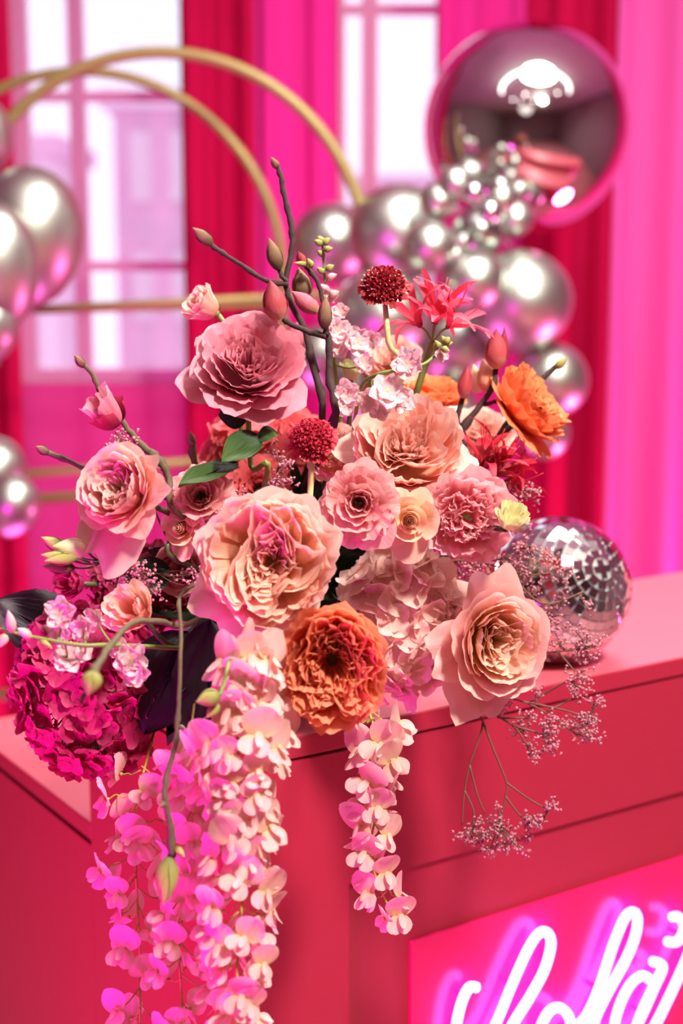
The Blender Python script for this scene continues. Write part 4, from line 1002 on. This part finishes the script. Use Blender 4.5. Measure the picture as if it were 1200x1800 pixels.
magnolia('forked magnolia branch with red and pink buds right of the mauve rose',
         [([(586, 745), (579, 660), (578, 610), (574, 585)], 1.22, (9, 8.5, 8, 7)), ([(574, 592), (545, 584), (515, 572), (498, 562)], 1.215, (7, 6, 6, 6)), ([(574, 590), (567, 550), (566, 522), (555, 490), (535, 466)], 1.235, (5, 5, 5, 5, 4)), ([(574, 588), (572, 575)], 1.215, (7, 7))],
         [(490, 562, 474, 492, 42, 1.21, 'bud_red'), (570, 578, 572, 520, 24, 1.212, 'bud_brown'), (558, 548, 512, 512, 30, 1.235, 'bud_pink'), (535, 525, 524, 470, 34, 1.25, 'bud_brown'), (532, 464, 524, 442, 16, 1.235, 'bud_red'), (548, 470, 540, 454, 12, 1.23, g), (512, 620, 528, 560, 30, 1.30, 'bud_pink'), (545, 465, 516, 462, 9, 1.23, g)], 82)
m2 = magnolia('crooked magnolia twig with a withered pink bloom at the far left',
         [([(308, 900), (296, 840), (285, 815), (258, 790), (230, 762), (214, 738), (196, 712), (178, 690), (160, 655), (134, 630)], 1.17, (6, 8, 9, 7, 6, 6, 5)), ([(300, 880), (230, 850), (160, 828), (110, 805), (70, 790)], 1.20, (5, 5, 5, 6, 7)), ([(345, 880), (342, 820), (336, 764)], 1.22, (6, 7, 8))],
         [(148, 645, 130, 624, 14, 1.17, 'bud_brown'), (85, 797, 62, 784, 15, 1.2, 'bud_brown'), (337, 785, 334, 758, 15, 1.22, 'bud_brown')], 83, 'bark_green')
for k, (a, rr, hh, sp, m) in enumerate(((0.2, .015, .030, .9, 'mauve'), (1.6, .014, .034, .9, 'mauve'), (3.1, .016, .028, .9, 'mauve'), (4.5, .014, .030, 1., 'mauve'), (5.4, .017, .020, 1., 'hyd_burg'), (2.2, .018, .016, 1., 'hyd_burg'))):
    o = obj('withered_petal', grid_mesh('withered_petal', arc_petal(random.Random(int(a * 10)), rr, hh, sp, q=.4, incurve=.15, flare=.12, ruf=.10), 14, 8, M[m]), m2)
    o.location = at(206, 748, 1.165) - m2.location; o.rotation_mode = 'QUATERNION'; o.rotation_quaternion = face_quat((-.55, -.35, .8), a)
magnolia('dark magnolia branch carrying red buds beside the tangerine rose',
         [([(800, 800), (812, 758), (842, 714), (866, 680), (872, 640)], 1.33, (8, 7.5, 7, 6, 6)), ([(806, 775), (804, 735), (814, 690)], 1.335, (6, 6, 6)), ([(850, 712), (880, 706), (890, 720)], 1.33, (5, 4, 3)), ([(830, 810), (870, 775), (905, 740), (955, 665), (985, 640)], 1.41, (8, 8, 7, 6, 6))],
         [(872, 648, 872, 578, 38, 1.325, 'bud_red'), (884, 640, 886, 575, 16, 1.335, 'bud_red'), (814, 700, 822, 642, 25, 1.33, 'bud_red'), (862, 690, 848, 630, 36, 1.34, 'spray'), (975, 648, 996, 628, 14, 1.41, g), (840, 690, 832, 640, 26, 1.36, 'creamgreen')], 84)
magnolia('long magnolia twig hanging down over the wisteria with a big pale bud',
         [([(322, 1040, 1.14), (318, 1110, 1.07), (316, 1200, 1.05), (312, 1262, 1.045), (308, 1310, 1.04), (293, 1365, 1.035), (290, 1405, 1.03), (300, 1455, 1.03), (303, 1505, 1.03)], 1.05, (4.5, 4.5, 4.5, 5, 5, 5.5, 6, 7, 10)), ([(304, 1490, 1.03), (312, 1492, 1.03)], 1.03, (4, 4)), ([(312, 1275, 1.045), (322, 1282, 1.04)], 1.04, (6, 4))],
         [(298, 1506, 286, 1592, 38, 1.03, 'bud_green'), (310, 1490, 324, 1506, 14, 1.03, 'bud_green'), (290, 1410, 281, 1418, 10, 1.03, 'bud_brown')], 85, 'bark_green')
magnolia('short magnolia twig reaching forward over the hydrangea with a yellow bud',
         [([(330, 1098, 1.13), (280, 1092, 1.08), (232, 1096, 1.04), (196, 1132, 1.0), (172, 1168, .97), (164, 1186, .96)], 1.03, (7, 7, 7, 7, 8, 9))],
         [(166, 1180, 154, 1222, 34, .955, 'bud_green'), (150, 1215, 140, 1240, 8, .965, 'bud_brown')], 86, 'bark_green')
magnolia('small twig with two pale green buds in front of the wisteria top',
         [([(420, 1120, 1.12), (402, 1165, 1.04), (394, 1200, 1.03), (386, 1222, 1.025)], 1.04, (4, 4, 4, 5))],
         [(386, 1222, 344, 1234, 30, 1.02, 'bud_green'), (384, 1238, 362, 1262, 18, 1.025, 'bud_green')], 87, 'stem')

# --- wisteria
edge = lambda px, py: front_plane(px, py, -.012)
wisteria('full main strand of pale pink wisteria hanging at the bar corner', [(436, 1150), (430, 1250), (412, 1360), (430, 1480), (425, 1600), (415, 1720), (420, 1850)], 1.06, 1.06, lambda f: 68 if f > .2 else 44, 84, 50, 91, FOAM + Vector((-.03, -.05, .09)))
wisteria('short pale wisteria strand beside the orange rose', [(488, 1190), (486, 1240), (486, 1300), (476, 1345)], 1.09, 1.09, 24, 10, 44, 92, FOAM + Vector((0, -.06, .085)))
wisteria('sparse left wisteria strand glowing magenta against the bar side', [(250, 1365), (238, 1450), (240, 1560), (246, 1680), (246, 1850)], 1.17, 1.17, 62, 30, 44, 93, FOAM + Vector((-.06, -.02, .09)))
wisteria('middle wisteria strand behind the hanging twig', [(330, 1330), (345, 1420), (330, 1540), (315, 1680), (330, 1850)], 1.11, 1.11, 58, 42, 46, 94, FOAM + Vector((-.05, -.04, .09)))
wisteria('separate short wisteria strand hanging before the bar front', [(655, 1272), (662, 1330), (662, 1420), (650, 1500), (672, 1570), (702, 1632)], 1.19, 1.19, lambda f: 42 - 14 * f, 26, 48, 95, FOAM + Vector((.05, -.04, .09)))

# --- limonium sprays
def limonium(label, tubes, clusters, seed, n=46, spread=13):
    rng = random.Random(seed); P0 = at(*tubes[0][0])
    t = thing('limonium', label, 'sea lavender', P0)
    mb = MB(); fl = MB(); paths = []
    for pts in tubes:
        sp = smooth_path([at(*p) for p in pts], 5); paths += sp; mb.tube(sp, [.0011, .0007], 5)
    for c_ in clusters:
        x, y, d = c_[:3]; k = c_[3] if len(c_) > 3 else 1.
        near = min(paths, key=lambda w: (w - at(x, y, d)).length)
        for i in range(int(n * k / 6)):
            e = at(x + rng.gauss(0, spread * 1.1), y + rng.gauss(0, spread), d + rng.gauss(0, .006))
            mb.tube(smooth_path([near, (near + e) * .5 + Vector((0, 0, rng.uniform(-.003, .003))), e], 3), [.0005, .0003], 4, False)
            for q in range(6):
                p = e + Vector((rng.gauss(0, .0024), rng.gauss(0, .0024), rng.gauss(0, .0030))); s = rng.uniform(.0013, .0023)
                up = Vector((rng.gauss(0, 1), rng.gauss(0, 1), rng.gauss(.6, 1))).normalized(); Q = face_quat(up).to_matrix()
                V = [p] + [p + Q @ Vector((math.cos(a) * s * .75, math.sin(a) * s * .75, s * 1.6)) for a in (0, 1.57, 3.14, 4.71)] + [p + Q @ Vector((0, 0, s * 2.1))]
                fl.add(V, [(0, 1, 2), (0, 2, 3), (0, 3, 4), (0, 4, 1), (1, 5, 2), (2, 5, 3), (3, 5, 4), (4, 5, 1)], [(.5, 0)] + [(.5, .6)] * 4 + [(.5, 1)])
    world_part('branching_stem', mb, M['stem_brown'], t)
    o = world_part('tiny_blossoms', fl, M['limo'], t, False); o['kind'] = 'stuff'
limonium('bushy dusty pink limonium spray in front of the mirror ball', [[(720, 1000, 1.30), (800, 985, 1.29), (870, 985, 1.29), (930, 960, 1.29)], [(850, 988, 1.29), (930, 1010, 1.29), (1000, 1000, 1.29)], [(880, 985, 1.29), (950, 1060, 1.29), (1025, 1040, 1.29)]],
         [(920, 962, 1.29), (890, 985, 1.29, 1.3), (850, 998, 1.29, 1.3), (905, 1005, 1.29, 1.3), (820, 985, 1.3), (935, 1040, 1.3), (960, 1000, 1.29), (995, 1012, 1.29), (975, 1068, 1.29), (1022, 1052, 1.29, .5), (860, 1020, 1.3), (830, 1010, 1.3), (940, 980, 1.29), (800, 1015, 1.31), (780, 985, 1.31)], 101)
limonium('pink limonium tips between the cream rose and the mirror ball foot', [[(760, 1150, 1.34), (900, 1150, 1.31), (980, 1145, 1.29), (1030, 1140, 1.28)], [(900, 1150, 1.31), (960, 1090, 1.3), (1000, 1080, 1.29)], [(930, 1235, 1.30), (990, 1200, 1.28), (1025, 1180, 1.28)], [(980, 1145, 1.29), (1010, 1180, 1.28)]],
         [(1030, 1120, 1.28), (1036, 1160, 1.28), (1015, 1135, 1.29), (968, 1105, 1.3), (985, 1125, 1.29), (1022, 1185, 1.28), (1010, 1205, 1.28), (955, 1080, 1.3, .6), (1035, 1140, 1.28, .6)], 102)
limonium('limonium branch reaching right below the cream rose over the bar edge', [[(800, 1215, 1.32), (860, 1225, 1.28), (915, 1232, 1.27), (975, 1262, 1.27), (1010, 1290, 1.27)], [(915, 1232, 1.27), (990, 1248, 1.27), (1035, 1262, 1.27)], [(960, 1252, 1.27), (1010, 1225, 1.27)]],
         [(1022, 1262, 1.27), (1034, 1294, 1.27), (1040, 1245, 1.27, .6), (1014, 1222, 1.27, .6), (945, 1225, 1.27, .5), (1010, 1275, 1.27), (1035, 1275, 1.27)], 103, spread=9)
limonium('limonium branch crossing the bar edge under the cream rose', [[(800, 1230, 1.30), (850, 1248, 1.27), (900, 1275, 1.26), (925, 1310, 1.26), (930, 1330, 1.26)], [(900, 1275, 1.26), (950, 1290, 1.26), (975, 1305, 1.26)], [(880, 1262, 1.26), (925, 1262, 1.26)]],
         [(955, 1290, 1.26, 1.2), (938, 1325, 1.26), (974, 1312, 1.26), (930, 1258, 1.26, .8), (920, 1285, 1.26, .6), (965, 1280, 1.26), (870, 1235, 1.27), (882, 1242, 1.27)], 104, spread=9)
limonium('lowest limonium branch dangling against the bar front', [[(745, 1180, 1.32), (775, 1200, 1.28), (815, 1240, 1.26), (848, 1268, 1.25), (825, 1345, 1.25), (815, 1400, 1.25), (812, 1450, 1.25)], [(848, 1268, 1.25), (868, 1320, 1.25), (890, 1376, 1.25), (888, 1400, 1.25), (878, 1450, 1.25)], [(890, 1376, 1.25), (930, 1405, 1.25), (962, 1422, 1.25)], [(825, 1345, 1.25), (838, 1395, 1.25), (852, 1430, 1.25)], [(816, 1390, 1.25), (832, 1425, 1.25), (830, 1455, 1.25)], [(888, 1400, 1.25), (915, 1435, 1.25), (935, 1440, 1.25)]],
         [(820, 1470, 1.25), (845, 1480, 1.25), (870, 1462, 1.25), (865, 1492, 1.25), (895, 1470, 1.25), (905, 1490, 1.25), (930, 1442, 1.25, .6), (966, 1425, 1.25, .8), (928, 1462, 1.25), (868, 1440, 1.25), (840, 1458, 1.25), (958, 1440, 1.25, .6)], 105, spread=8)
limonium('tiny pink limonium tip above the pale cupped rose', [[(300, 960, 1.25), (250, 850, 1.2), (222, 800, 1.17), (212, 790, 1.165)]], [(212, 784, 1.165), (200, 792, 1.165), (222, 775, 1.165)], 106, spread=8)
limonium('dusty limonium tufts around the left of the huge blush rose', [[(420, 980, 1.3), (380, 930, 1.24), (330, 895, 1.2)], [(420, 980, 1.3), (470, 880, 1.26), (495, 800, 1.24)], [(420, 1000, 1.3), (300, 1010, 1.22), (215, 1000, 1.16)]], [(400, 892, 1.2), (420, 884, 1.2), (385, 905, 1.2), (495, 810, 1.24), (490, 835, 1.24), (330, 1000, 1.2), (230, 985, 1.16), (250, 1000, 1.17), (180, 1010, 1.15), (215, 1020, 1.16), (385, 930, 1.18), (260, 1045, 1.17), (475, 850, 1.25), (500, 860, 1.25)], 107)
limonium('dusty limonium tips beside the deep red nerine', [[(800, 960, 1.34), (860, 900, 1.31), (935, 868, 1.29)]], [(932, 866, 1.29), (905, 860, 1.29, .6), (915, 880, 1.29, .6)], 108, spread=8)
